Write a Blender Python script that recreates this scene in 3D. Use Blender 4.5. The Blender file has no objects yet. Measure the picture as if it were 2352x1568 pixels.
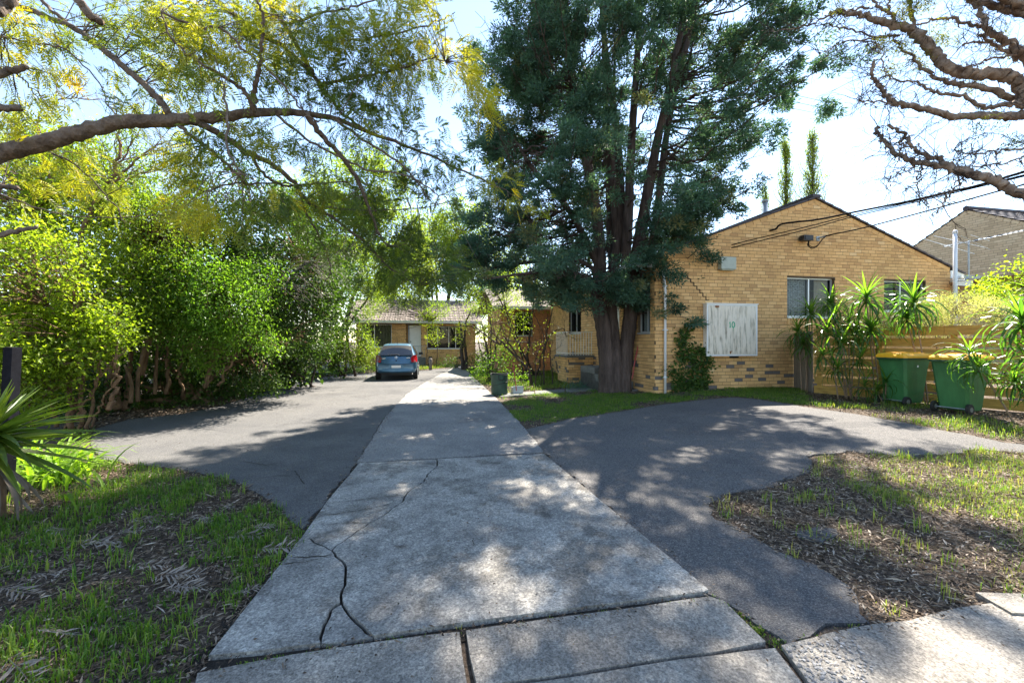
import bpy, math, random
import numpy as np
from mathutils import Vector, Matrix
from mathutils.geometry import delaunay_2d_cdt

RS = np.random.default_rng(11)
random.seed(5)
sc = bpy.context.scene
PI = math.pi

# ------------------------------------------------------------------ camera, sky, sun, exposure
F, CX, CY, H = 960.0, 1176.0, 784.0, 1.6          # lens and eye height, in units of a 2352 px wide picture
cam = bpy.data.cameras.new('camera')
cam.sensor_width = 36.0; cam.lens = 36.0 * F / 2352.0
cam.clip_start = 0.05; cam.clip_end = 3000
camo = bpy.data.objects.new('camera', cam)
sc.collection.objects.link(camo)
camo.location = (0, 0, H); camo.rotation_euler = (PI / 2, 0, 0)
sc.camera = camo

SUN_AZ, SUN_EL = 28.0, 53.0                        # azimuth from +Y towards +X
world = bpy.data.worlds.new('World'); sc.world = world; world.use_nodes = True
nt = world.node_tree; nt.nodes.clear()
sky = nt.nodes.new('ShaderNodeTexSky'); sky.sky_type = 'NISHITA'; sky.sun_disc = False
sky.sun_elevation = math.radians(SUN_EL); sky.sun_rotation = math.radians(SUN_AZ)
sky.altitude = 100; sky.air_density = 1.0; sky.dust_density = 0.08; sky.ozone_density = 0.7
bg = nt.nodes.new('ShaderNodeBackground'); bg.inputs['Strength'].default_value = 0.086
wo = nt.nodes.new('ShaderNodeOutputWorld')
nt.links.new(sky.outputs[0], bg.inputs[0]); nt.links.new(bg.outputs[0], wo.inputs[0])
sun = bpy.data.lights.new('sun', 'SUN'); sun.energy = 4.2; sun.angle = math.radians(0.53); sun.color = (1.0, 0.955, 0.88)
suno = bpy.data.objects.new('sun', sun); sc.collection.objects.link(suno)
sd = Vector((math.sin(math.radians(SUN_AZ)) * math.cos(math.radians(SUN_EL)),
             math.cos(math.radians(SUN_AZ)) * math.cos(math.radians(SUN_EL)), math.sin(math.radians(SUN_EL))))
suno.rotation_euler = sd.to_track_quat('Z', 'Y').to_euler(); suno.location = (20, 30, 40)
sc.view_settings.view_transform = 'Standard'; sc.view_settings.look = 'None'
sc.view_settings.exposure = 2.36; sc.view_settings.gamma = 1.0; sc.view_settings.use_curve_mapping = False
sc.view_settings.use_white_balance = True; sc.view_settings.white_balance_temperature = 6900; sc.view_settings.white_balance_tint = 10
sc.render.engine = 'CYCLES'
cy = sc.cycles
cy.max_bounces = 7; cy.diffuse_bounces = 4; cy.glossy_bounces = 3; cy.transmission_bounces = 5; cy.transparent_max_bounces = 6
cy.caustics_reflective = False; cy.caustics_refractive = False; cy.sample_clamp_indirect = 6.0
cy.use_adaptive_sampling = True

# ------------------------------------------------------------------ helpers: geometry
def ss(t):
    t = np.clip(t, 0, 1); return t * t * (3 - 2 * t)
def g(X, Y):                                        # height of the ground
    return 0.27 * ss((np.asarray(X) - 0.4) / 6.0) * ss((np.asarray(Y) - 2.0) / 6.0)
def P(x, y, Y):                                     # a point seen at (x, y) and Y metres away
    return np.array([(x - CX) / F * Y, Y, H + (CY - y) / F * Y])
def G(x, y):                                        # the ground point seen at (x, y)
    Y = H * F / (y - CY)
    for _ in range(25):
        Y = 0.5 * Y + 0.5 * (H - float(g((x - CX) / F * Y, Y))) * F / (y - CY)
    X = (x - CX) / F * Y
    return np.array([X, Y, float(g(X, Y))])
_nk = RS.normal(size=(14, 3)); _np = RS.uniform(0, 6.28, 14)
def noise(p, s=1.0):                                # cheap smooth noise, about -1..1
    p = np.atleast_2d(p) * s
    if p.shape[1] == 2: p = np.hstack([p, np.zeros((len(p), 1))])
    return np.sin(p @ _nk.T * 1.7 + _np).sum(1) / 4.2
def unit(v):
    v = np.asarray(v, float); return v / np.maximum(np.linalg.norm(v, axis=-1, keepdims=True), 1e-9)
def rdir(n): return unit(RS.normal(size=(n, 3)))
def cat(pts, n=6):                                  # smooth curve through points
    pts = np.asarray(pts, float)
    if len(pts) < 3: return np.array([pts[0] + (pts[-1] - pts[0]) * t for t in np.linspace(0, 1, n + 1)])
    q = np.vstack([2 * pts[0] - pts[1], pts, 2 * pts[-1] - pts[-2]]); out = []
    t = np.linspace(0, 1, n, endpoint=False)[:, None]
    for i in range(len(pts) - 1):
        a, b, c, d = q[i:i + 4]
        out.append(0.5 * (2 * b + (c - a) * t + (2 * a - 5 * b + 4 * c - d) * t ** 2 + (3 * b - a - 3 * c + d) * t ** 3))
    return np.vstack(out + [pts[-1:]])

class Geo:
    def __init__(s): s.v = []; s.q = []; s.t3 = []; s.n = 0
    def add(s, V, Fc, tint=0.5, mi=0):
        V = np.asarray(V, float).reshape(-1, 3); Fc = np.asarray(Fc, int)
        tt = np.broadcast_to(np.asarray(tint, float), (len(Fc),)); mm = np.broadcast_to(np.asarray(mi, int), (len(Fc),))
        (s.q if Fc.shape[1] == 4 else s.t3).append((Fc + s.n, tt, mm)); s.v.append(V); s.n += len(V)
        return s
    def tube(s, pts, rad, k=6, tint=0.5, mi=0, cap=True, rough=0.0):
        pts = np.asarray(pts, float); n = len(pts)
        rad = np.interp(np.linspace(0, 1, n), np.linspace(0, 1, len(np.atleast_1d(rad))), np.atleast_1d(rad))
        T = unit(np.gradient(pts, axis=0)); a = np.array([0, 0, 1.0]) if abs(T[0][2]) < .8 else np.array([1.0, 0, 0])
        N = []; u = unit(np.cross(T[0], a))
        for i in range(n):
            u = unit(u - T[i] * (u @ T[i])); N.append(u)
        N = np.array(N); B = np.cross(T, N); th = np.arange(k) / k * 2 * PI
        rr = rad[:, None] * np.ones(k)
        if rough: rr = rr * (1 + rough * RS.uniform(-1, 1, (n, k)))
        V = pts[:, None] + rr[..., None] * (N[:, None] * np.cos(th)[None, :, None] + B[:, None] * np.sin(th)[None, :, None])
        V = V.reshape(-1, 3); i, j = np.meshgrid(np.arange(n - 1), np.arange(k), indexing='ij')
        Fc = np.stack([i * k + j, i * k + (j + 1) % k, (i + 1) * k + (j + 1) % k, (i + 1) * k + j], -1).reshape(-1, 4)
        if cap:
            V = np.vstack([V, pts[0], pts[-1]]); c0, c1 = n * k, n * k + 1; e = np.arange(k)
            s.add(V, Fc, tint, mi); b = s.n - len(V)
            s.t3.append((np.vstack([np.stack([np.full(k, c0), (e + 1) % k, e], -1), np.stack([np.full(k, c1), (n - 1) * k + e, (n - 1) * k + (e + 1) % k], -1)]) + b,
                         np.full(2 * k, float(np.mean(tint))), np.full(2 * k, int(np.min(mi)))))
            return s
        return s.add(V, Fc, tint, mi)
    def box(s, lo, hi, tint=0.5, mi=0, M=None):
        lo = np.asarray(lo, float); hi = np.asarray(hi, float)
        V = np.array([[(lo, hi)[a][0], (lo, hi)[b][1], (lo, hi)[c][2]] for a in (0, 1) for b in (0, 1) for c in (0, 1)])
        if M is not None: V = V @ M[:3, :3].T + M[:3, 3]
        return s.add(V, [[0, 1, 3, 2], [4, 6, 7, 5], [0, 4, 5, 1], [2, 3, 7, 6], [0, 2, 6, 4], [1, 5, 7, 3]], tint, mi)
    def prism(s, poly, ax, lo, hi, tint=0.5, mi=0):   # poly in the two other axes, extruded along ax
        n = len(poly); V = []
        for h in (lo, hi):
            for a, b in poly:
                p = [a, b]; p.insert(ax, h); V.append(p)
        e = np.arange(n)
        s.add(V, np.stack([e, (e + 1) % n, n + (e + 1) % n, n + e], -1), tint, mi); b = s.n - 2 * n
        f = [[0, i, i + 1] for i in range(1, n - 1)]; f2 = [[n, n + i + 1, n + i] for i in range(1, n - 1)]
        s.t3.append((np.array(f + f2) + b, np.full(2 * (n - 2), float(tint)), np.full(2 * (n - 2), mi)))
        return s
    def leaves(s, p, d, L, W, tint, fold=0.15, up=None, wp=0.42):
        n = len(p); d = unit(d)
        r = rdir(n) if up is None else unit(np.broadcast_to(up, (n, 3)) + .45 * RS.normal(size=(n, 3)))
        side = unit(np.cross(d, r)); nn = np.cross(side, d)
        L = np.broadcast_to(L, (n,))[:, None]; W = np.broadcast_to(W, (n,))[:, None]
        m = p + d * L * wp
        V = np.stack([p, m + side * W / 2 + nn * W * fold, p + d * L - nn * L * .06, m - side * W / 2 + nn * W * fold], 1).reshape(-1, 3)
        return s.add(V, np.arange(4 * n).reshape(-1, 4), tint)
    def arrays(s): return np.vstack(s.v)

def lnk(o, parent=None):
    sc.collection.objects.link(o)
    if parent is not None: o.parent = parent
    return o
def meshdata(name, geo, mats, smooth=False, off=None, rot=0.0):
    V = geo.arrays()
    if off is not None:
        V = V - np.asarray(off)
        if rot:
            c, s_ = math.cos(-rot), math.sin(-rot)
            V = np.stack([V[:, 0] * c - V[:, 1] * s_, V[:, 0] * s_ + V[:, 1] * c, V[:, 2]], 1)
    me = bpy.data.meshes.new(name)
    sets = geo.q + geo.t3
    nf = sum(len(a[0]) for a in sets); loops = np.concatenate([a[0].ravel() for a in sets])
    tot = np.concatenate([np.full(len(a[0]), a[0].shape[1]) for a in sets])
    me.vertices.add(len(V)); me.vertices.foreach_set('co', V.astype(np.float32).ravel())
    me.loops.add(len(loops)); me.loops.foreach_set('vertex_index', loops.astype(np.int32))
    me.polygons.add(nf); st = np.concatenate([[0], np.cumsum(tot)[:-1]]).astype(np.int32)
    me.polygons.foreach_set('loop_start', st)
    mats = mats if isinstance(mats, (list, tuple)) else [mats]
    for m in mats: me.materials.append(m)
    if len(mats) > 1: me.polygons.foreach_set('material_index', np.concatenate([a[2] for a in sets]).astype(np.int32))
    me.polygons.foreach_set('use_smooth', np.full(nf, bool(smooth)))
    at = me.attributes.new('tint', 'FLOAT', 'FACE'); at.data.foreach_set('value', np.concatenate([a[1] for a in sets]).astype(np.float32))
    me.update(calc_edges=True)
    return me
def build(name, geo, mats, parent=None, smooth=False, world=True, kind=None, label=None):
    """one mesh object; world=True: geometry is in world space and is moved into the parent's frame"""
    off, rot = (None, 0)
    if parent is not None and world:
        q = parent; off = np.zeros(3); rot = 0
        while q is not None: off = off + np.array(q.location); rot += q.rotation_euler.z; q = q.parent
        assert parent.parent is None or tuple(parent.location) == (0, 0, 0)
    o = bpy.data.objects.new(name, meshdata(name, geo, mats, smooth, off, rot)); lnk(o, parent)
    if kind: o['kind'] = kind
    if label: o['label'] = label
    return o
def single(name, geo, mats, label, cat_, origin, group=None, smooth=False, kind=None):
    o = bpy.data.objects.new(name, meshdata(name, geo, mats, smooth, origin)); o.location = origin; lnk(o)
    o['label'] = label; o['category'] = cat_
    if group: o['group'] = group
    if kind: o['kind'] = kind
    return o
def thing(name, label, cat_, loc=(0, 0, 0), rotz=0, group=None):
    o = bpy.data.objects.new(name, None); o.location = loc; o.rotation_euler = (0, 0, rotz); o.empty_display_size = .2
    o['label'] = label; o['category'] = cat_
    if group: o['group'] = group
    return lnk(o)
def structure(name, geo, mats, label=None, smooth=False, kind='structure'):
    o = bpy.data.objects.new(name, meshdata(name, geo, mats, smooth)); o['kind'] = kind
    if label: o['label'] = label
    return lnk(o)

# ------------------------------------------------------------------ helpers: materials
def newmat(name):
    m = bpy.data.materials.new(name); m.use_nodes = True; n = m.node_tree; n.nodes.clear()
    out = n.nodes.new('ShaderNodeOutputMaterial'); b = n.nodes.new('ShaderNodeBsdfPrincipled')
    n.links.new(b.outputs[0], out.inputs[0]); return m, n, b, out
def c4(c): return (c[0], c[1], c[2], 1.0)
def nd(n, t, **kw):
    x = n.nodes.new(t)
    for k, v in kw.items():
        if k in x.inputs: x.inputs[k].default_value = v
        else: setattr(x, k, v)
    return x
def ramp(n, fac, stops):
    r = n.nodes.new('ShaderNodeValToRGB'); e = r.color_ramp.elements
    while len(e) < len(stops): e.new(0.5)
    for i, (p, c) in enumerate(stops): e[i].position = p; e[i].color = c4(c)
    n.links.new(fac, r.inputs[0]); return r.outputs[0]
def mixc(n, fac, a, b, mode='MIX'):
    m = n.nodes.new('ShaderNodeMix'); m.data_type = 'RGBA'; m.blend_type = mode
    for inp, v in ((m.inputs[0], fac), (m.inputs[6], a), (m.inputs[7], b)):
        if hasattr(v, 'links'): n.links.new(v, inp)
        elif isinstance(v, (int, float)): inp.default_value = v
        else: inp.default_value = c4(v)
    return m.outputs[2]
def tex(n, kind, scale, detail=4, rough=.6, coord='Object', stretch=None):
    if coord == 'World': src = n.nodes.new('ShaderNodeNewGeometry').outputs['Position']
    else: tc = n.nodes.new('ShaderNodeTexCoord'); src = tc.outputs[coord]
    if stretch:
        mp = n.nodes.new('ShaderNodeMapping'); mp.inputs['Scale'].default_value = stretch; n.links.new(src, mp.inputs[0]); src = mp.outputs[0]
    t = n.nodes.new('ShaderNodeTex' + kind); t.inputs['Scale'].default_value = scale
    if kind == 'Noise': t.inputs['Detail'].default_value = detail; t.inputs['Roughness'].default_value = rough
    n.links.new(src, t.inputs['Vector']); return t
def bump(n, b, h, strength=.5, dist=.01, prev=None):
    x = n.nodes.new('ShaderNodeBump'); x.inputs['Strength'].default_value = strength; x.inputs['Distance'].default_value = dist
    n.links.new(h, x.inputs['Height'])
    if prev is not None: n.links.new(prev, x.inputs['Normal'])
    if b is not None: n.links.new(x.outputs[0], b.inputs['Normal'])
    return x.outputs[0]
def tint(n):
    a = n.nodes.new('ShaderNodeAttribute'); a.attribute_name = 'tint'; return a.outputs['Fac']
def leaf_mat(name, cols, trans=.4, rough=.42, glow=1.5, spec=.5):
    m, n, b, out = newmat(name); c = ramp(n, tint(n), [(i / (len(cols) - 1), k) for i, k in enumerate(cols)])
    n.links.new(c, b.inputs['Base Color']); b.inputs['Roughness'].default_value = rough
    b.inputs['Specular IOR Level'].default_value = spec
    t = n.nodes.new('ShaderNodeBsdfTranslucent'); cc = mixc(n, 1.0, c, (glow, glow * 1.02, glow * .45), 'MULTIPLY'); n.links.new(cc, t.inputs[0])
    mx = n.nodes.new('ShaderNodeMixShader'); mx.inputs[0].default_value = trans
    n.links.new(b.outputs[0], mx.inputs[1]); n.links.new(t.outputs[0], mx.inputs[2]); n.links.new(mx.outputs[0], out.inputs[0]); return m
def plain(name, col, rough=.6, metal=0, var=.15, scale=8, bmp=0, spec=.5, stretch=None, bscale=None):
    m, n, b, out = newmat(name); t = tex(n, 'Noise', scale, stretch=stretch)
    c = ramp(n, t.outputs['Fac'], [(.25, [k * (1 - var) for k in col]), (.75, [min(1, k * (1 + var)) for k in col])])
    n.links.new(c, b.inputs['Base Color']); b.inputs['Roughness'].default_value = rough; b.inputs['Metallic'].default_value = metal
    b.inputs['Specular IOR Level'].default_value = spec
    if bmp:
        t2 = tex(n, 'Noise', bscale or scale * 4, stretch=stretch); bump(n, b, t2.outputs['Fac'], bmp, .01)
    return m
def bark(name, dark, light, scale=6, st=(1, 1, .2), strength=.9):
    m, n, b, out = newmat(name); t = tex(n, 'Noise', scale, 6, .7, stretch=st); v = tex(n, 'Voronoi', scale * 2.2, stretch=st)
    c = ramp(n, t.outputs['Fac'], [(.3, dark), (.5, [.5 * (a + c_) for a, c_ in zip(dark, light)]), (.72, light)])
    c = mixc(n, .45, c, v.outputs['Distance'], 'MULTIPLY')
    n.links.new(mixc(n, .5, c, ramp(n, t.outputs['Fac'], [(.3, dark), (.7, light)])), b.inputs['Base Color'])
    b.inputs['Roughness'].default_value = .95; b.inputs['Specular IOR Level'].default_value = .2
    bump(n, b, t.outputs['Fac'], strength, .04, bump(n, None, v.outputs['Distance'], strength * .7, .03)); return m
def brick_mat(name, stops, rough=.9):
    m, n, b, out = newmat(name); t = tex(n, 'Noise', 1.1, 5, .6, 'World'); f = tex(n, 'Noise', 60, 3, .7, 'World')
    c = ramp(n, tint(n), stops)
    c = mixc(n, .6, c, ramp(n, t.outputs['Fac'], [(.3, (.82, .80, .78)), (.65, (1.12, 1.1, 1.08))]), 'MULTIPLY')
    c = mixc(n, .5, c, ramp(n, f.outputs['Fac'], [(.3, (.75, .73, .7)), (.7, (1.2, 1.2, 1.2))]), 'MULTIPLY')
    n.links.new(c, b.inputs['Base Color']); b.inputs['Roughness'].default_value = rough; b.inputs['Specular IOR Level'].default_value = .25
    bump(n, b, f.outputs['Fac'], .25, .004); return m
def wood_mat(name, dark, light, st=(1, 1, 14), scale=3.0, rough=.75):
    m, n, b, out = newmat(name); t = tex(n, 'Noise', scale, 6, .65, stretch=st); k = tex(n, 'Noise', 2.5, 4, .6, 'World')
    c = ramp(n, t.outputs['Fac'], [(.3, dark), (.68, light)])
    c = mixc(n, .5, c, ramp(n, k.outputs['Fac'], [(.35, (.7, .7, .72)), (.65, (1.15, 1.12, 1.1))]), 'MULTIPLY')
    n.links.new(c, b.inputs['Base Color']); b.inputs['Roughness'].default_value = rough
    bump(n, b, t.outputs['Fac'], .4, .006); return m
def ground_mat(name, cols, fine=90, blotch=1.2, bl=((.35, (.7, .7, .7)), (.65, (1.15, 1.15, 1.15))), bmp=.6, stain=None, rough=.92, vor=0):
    m, n, b, out = newmat(name)
    t = tex(n, 'Noise', fine, 3, .75); k = tex(n, 'Noise', blotch, 7, .62)
    c = ramp(n, t.outputs['Fac'], [(.32, cols[0]), (.5, cols[1]), (.68, cols[2])])
    if vor:
        v = tex(n, 'Voronoi', vor)
        c = mixc(n, .4, c, ramp(n, v.outputs['Color'], [(.2, (.45, .45, .47)), (.55, (1, 1, 1)), (.85, (1.6, 1.57, 1.5))]), 'MULTIPLY')
    c = mixc(n, .85, c, ramp(n, k.outputs['Fac'], list(bl)), 'MULTIPLY')
    if stain:
        s_ = tex(n, 'Noise', stain[0], 8, .7); c = mixc(n, ramp(n, s_.outputs['Fac'], [(stain[1], (0, 0, 0)), (stain[2], (1, 1, 1))]), c, mixc(n, .75, c, stain[3], 'MULTIPLY'))
    n.links.new(c, b.inputs['Base Color']); b.inputs['Roughness'].default_value = rough; b.inputs['Specular IOR Level'].default_value = .3
    bump(n, b, t.outputs['Fac'], bmp, .008, bump(n, None, k.outputs['Fac'], .3, .03)); return m

M = {}
M['soil'] = ground_mat('soil', [(.035, .024, .016), (.085, .06, .042), (.17, .13, .10)], fine=45, blotch=2.0, bmp=.9)
M['far_ground'] = M['soil']
M['asphalt_old'] = ground_mat('old_asphalt', [(.042, .042, .043), (.095, .093, .091), (.20, .192, .186)], fine=110, blotch=.55,
                              bl=((.3, (.72, .73, .76)), (.7, (1.18, 1.16, 1.12))), bmp=.5, vor=75, stain=(.5, .52, .6, (.72, .72, .73)))
M['asphalt_right'] = ground_mat('pale_asphalt', [(.045, .045, .046), (.105, .101, .098), (.225, .212, .2)], fine=100, blotch=.5,
                                bl=((.3, (.75, .76, .8)), (.7, (1.15, 1.12, 1.06))), bmp=.6, vor=62, stain=(.45, .52, .62, (.75, .75, .77)))
M['concrete'] = ground_mat('stained_concrete', [(.15, .145, .135), (.31, .295, .272), (.47, .45, .41)], fine=75, blotch=1.5,
                           bl=((.38, (.50, .49, .48)), (.58, (1.14, 1.12, 1.08))), bmp=.7, stain=(1.3, .50, .58, (.40, .39, .38)), vor=55)
M['concrete_dark'] = ground_mat('dark_concrete', [(.11, .106, .10), (.225, .217, .203), (.36, .345, .325)], fine=80, blotch=.9,
                                bl=((.32, (.7, .7, .73)), (.66, (1.12, 1.1, 1.07))), bmp=.6, stain=(.8, .5, .68, (.6, .6, .62)), vor=60)
M['path'] = ground_mat('footpath_concrete', [(.13, .122, .11), (.285, .265, .24), (.44, .41, .37)], fine=85, blotch=1.2,
                       bl=((.36, (.5, .48, .46)), (.62, (1.15, 1.12, 1.06))), bmp=.8, stain=(1.6, .5, .7, (.5, .48, .47)), vor=55)
M['dirt'] = ground_mat('joint_dirt', [(.012, .01, .008), (.03, .024, .018), (.07, .055, .04)], fine=120, blotch=6, bmp=1)
M['crack'] = plain('crack_dirt', (.018, .015, .012), .95)
M['mortar'] = plain('mortar', (.11, .075, .045), .95, var=.25, scale=20)
M['mortar_pale'] = plain('pale_mortar', (.2, .155, .11), .95, var=.2, scale=20)
M['brick'] = brick_mat('tan_brick', [(0, (.15, .135, .13)), (.12, (.17, .15, .14)), (.16, (.50, .29, .13)), (.5, (.68, .41, .175)), (.85, (.76, .48, .22)), (1, (.79, .56, .30))])
M['brick_pale'] = brick_mat('cream_brick', [(0, (.50, .39, .25)), (.5, (.6, .47, .31)), (1, (.68, .55, .37))])
M['brick_orange'] = brick_mat('orange_brick', [(0, (.5, .24, .12)), (.5, (.62, .30, .15)), (1, (.7, .36, .19))])
M['white_paint'] = plain('white_paint', (.78, .77, .74), .5, var=.06, scale=5)
M['white_pipe'] = plain('white_pipe', (.75, .76, .78), .4, var=.05, scale=4)
M['grey_metal'] = plain('grey_metal', (.32, .34, .37), .45, .3, var=.12)
M['dark_metal'] = plain('dark_metal', (.03, .03, .032), .5, .2)
M['cable'] = plain('black_cable', (.008, .008, .009), .95, spec=.05)
M['rust'] = plain('rust', (.25, .09, .03), .9, var=.5, scale=30)
M['alu'] = plain('aluminium', (.6, .64, .66), .4, .5, var=.06)
M['sage'] = plain('sage_paint', (.38, .42, .36), .6, var=.1)
M['timber'] = wood_mat('treated_pine', (.26, .145, .03), (.56, .345, .08), st=(1, 1, 14))
M['grey_timber'] = wood_mat('grey_paling', (.12, .10, .08), (.27, .24, .2), st=(12, 12, .8))
M['black_post'] = plain('charcoal_post', (.012, .012, .016), .95, spec=.1, var=.3, scale=20, bmp=.2)
M['tile'] = plain('weathered_tile', (.15, .12, .105), .9, var=.55, scale=9, bmp=.5, bscale=30)
M['tile_dark'] = plain('dark_tile', (.055, .045, .05), .7, var=.35, scale=5, bmp=.4, bscale=30)
M['concrete_step'] = plain('step_concrete', (.14, .14, .13), .95, var=.3, scale=6, bmp=.5)
M['dark_room'] = plain('dark_room', (.03, .028, .026), .9)
M['curtain'] = plain('curtain', (.42, .38, .3), .9, var=.2, scale=6)
M['net'] = plain('net_curtain', (.30, .33, .33), .9, var=.85, scale=5, stretch=(3, 3, 9))
M['blind'] = plain('olive_blind', (.22, .21, .12), .8, var=.2, scale=2)
M['bin_green'] = plain('bin_green', (.035, .15, .05), .5, var=.35, scale=5, bmp=.2, bscale=40, stretch=(1, 1, .35))
M['bin_rim'] = plain('bin_rim_green', (.02, .075, .035), .45, var=.15)
M['bin_lid'] = plain('bin_lid_yellow', (.85, .42, .02), .45, var=.08)
M['rubber'] = plain('rubber', (.018, .018, .018), .8, var=.2)
M['hub'] = plain('wheel_hub', (.15, .16, .15), .6)
M['bag'] = plain('bag_green', (.018, .05, .032), .6, var=.3, scale=6, bmp=.6, bscale=14)
M['red_paint'] = plain('red_handle', (.35, .05, .045), .5)
M['galv'] = plain('galvanised', (.33, .37, .40), .45, .5, var=.2)
M['plate_white'] = plain('plate_white', (.8, .8, .8), .4, var=.02)
M['paper'] = plain('white_sticker', (.8, .8, .8), .6, var=.02)
M['lamp_red'] = plain('red_lens', (.45, .012, .02), .15, var=.05)
M['lamp_dim'] = plain('smoky_lens', (.22, .09, .07), .15, var=.05)
M['chrome'] = plain('chrome', (.75, .77, .8), .15, 1.0, var=.03)
def car_paint():
    m, n, b, out = newmat('blue_car_paint'); t = tex(n, 'Noise', 6, 5); c = ramp(n, t.outputs['Fac'], [(.3, (.05, .14, .235)), (.7, (.07, .175, .285))])
    n.links.new(c, b.inputs['Base Color']); b.inputs['Roughness'].default_value = .32; b.inputs['Metallic'].default_value = .35
    b.inputs['Coat Weight'].default_value = .8; b.inputs['Coat Roughness'].default_value = .06; return m
M['car'] = car_paint()
def glass(name, tintc, fac):
    m, n, b, out = newmat(name); b.inputs['Base Color'].default_value = (.01, .012, .014, 1); b.inputs['Roughness'].default_value = .03
    b.inputs['Specular IOR Level'].default_value = .8
    if fac <= 0: return m
    tr = n.nodes.new('ShaderNodeBsdfTransparent'); tr.inputs[0].default_value = c4(tintc)
    mx = n.nodes.new('ShaderNodeMixShader'); mx.inputs[0].default_value = fac
    n.links.new(b.outputs[0], mx.inputs[1]); n.links.new(tr.outputs[0], mx.inputs[2]); n.links.new(mx.outputs[0], out.inputs[0]); return m
M['glass'] = glass('window_glass', (.9, .95, .95), .74)
M['car_glass'] = glass('car_glass', (.3, .33, .36), .0)
def stained_board():
    m, n, b, out = newmat('stained_white_boards'); t = tex(n, 'Noise', 2.2, 6, .62, stretch=(5, 5, .8))
    tc = n.nodes.new('ShaderNodeTexCoord'); sp = n.nodes.new('ShaderNodeSeparateXYZ'); n.links.new(tc.outputs['Object'], sp.inputs[0])
    mr = n.nodes.new('ShaderNodeMapRange'); mr.inputs[1].default_value = 2.9; mr.inputs[2].default_value = 1.2; mr.inputs[3].default_value = -.12; mr.inputs[4].default_value = .13
    n.links.new(sp.outputs[2], mr.inputs[0]); ad = n.nodes.new('ShaderNodeMath'); n.links.new(t.outputs['Fac'], ad.inputs[0]); n.links.new(mr.outputs[0], ad.inputs[1])
    c = ramp(n, ad.outputs[0], [(.60, (.80, .71, .58)), (.70, (.58, .51, .40)), (.82, (.16, .14, .10))])
    n.links.new(c, b.inputs['Base Color']); b.inputs['Roughness'].default_value = .75; bump(n, b, t.outputs['Fac'], .3, .005); return m
M['boards'] = stained_board()
M['number_paint'] = plain('green_number_paint', (.02, .42, .22), .6, var=.2)
# vegetation
M['l_shrub'] = leaf_mat('round_leaf', [(.055, .10, .010), (.14, .21, .018), (.26, .32, .03)], .5, .5, 2.2, .3)
M['l_tall'] = leaf_mat('pointed_leaf', [(.05, .095, .012), (.12, .185, .02), (.22, .28, .03)], .5, .5, 2.2, .3)
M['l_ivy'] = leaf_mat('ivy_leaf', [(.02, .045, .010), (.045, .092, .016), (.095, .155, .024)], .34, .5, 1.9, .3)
M['l_bright'] = leaf_mat('bright_leaf', [(.045, .115, .012), (.10, .20, .02), (.17, .28, .03)], .48, .45, 2.1, .35)
M['l_back'] = leaf_mat('back_leaf', [(.06, .10, .012), (.13, .19, .022), (.23, .28, .035)], .52, .5, 2.2)
M['l_conifer'] = leaf_mat('conifer_spray', [(.028, .058, .034), (.055, .12, .085), (.10, .20, .15), (.19, .18, .075)], .32, .65, 1.4, .25)
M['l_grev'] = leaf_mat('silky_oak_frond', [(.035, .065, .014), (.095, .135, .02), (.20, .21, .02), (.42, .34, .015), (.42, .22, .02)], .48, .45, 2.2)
M['l_pop'] = leaf_mat('poplar_leaf', [(.09, .15, .025), (.18, .25, .045), (.28, .33, .08)], .5, .5, 1.8)
M['l_mel'] = leaf_mat('paperbark_leaf', [(.05, .08, .01), (.12, .14, .02), (.24, .22, .03)], .4, .5, 1.8)
M['l_drac'] = leaf_mat('strap_leaf', [(.02, .06, .014), (.05, .12, .018), (.11, .20, .024)], .48, .3, 2.8, .6)
M['l_yucca'] = leaf_mat('yucca_leaf', [(.045, .085, .014), (.09, .145, .02), (.17, .22, .03)], .38, .35, 1.8, .6)
M['l_pale'] = leaf_mat('pale_shrub', [(.16, .20, .06), (.33, .35, .15), (.52, .5, .3)], .45, .6, 1.7)
M['grass'] = leaf_mat('grass_blade', [(.025, .07, .008), (.06, .145, .014), (.13, .22, .022), (.28, .26, .09)], .42, .5, 2.0)
M['litter'] = leaf_mat('leaf_litter', [(.018, .011, .007), (.10, .062, .038), (.26, .19, .13), (.52, .43, .34)], .1, .8, 1.0)
M['dead_frond'] = leaf_mat('dead_frond', [(.08, .062, .048), (.19, .155, .13), (.34, .29, .25)], .12, .75, 1.0)
M['b_conifer'] = bark('conifer_bark', (.035, .026, .023), (.15, .11, .095), 5, (1.4, 1.4, .16))
M['b_grev'] = bark('silky_oak_bark', (.075, .056, .044), (.25, .19, .15), 9, (1, 1, 1))
M['b_mel'] = bark('paperbark', (.085, .052, .038), (.44, .345, .27), 7, (1, 1, 1), 1.0)
M['b_shrub'] = bark('shrub_bark', (.09, .055, .035), (.29, .185, .11), 9, (1, 1, .4), .5)
M['b_dark'] = bark('dark_twig_bark', (.03, .022, .018), (.11, .085, .07), 9, (1, 1, .4), .5)
M['b_drac'] = plain('ringed_stem', (.26, .18, .12), .85, var=.3, scale=30)

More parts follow.
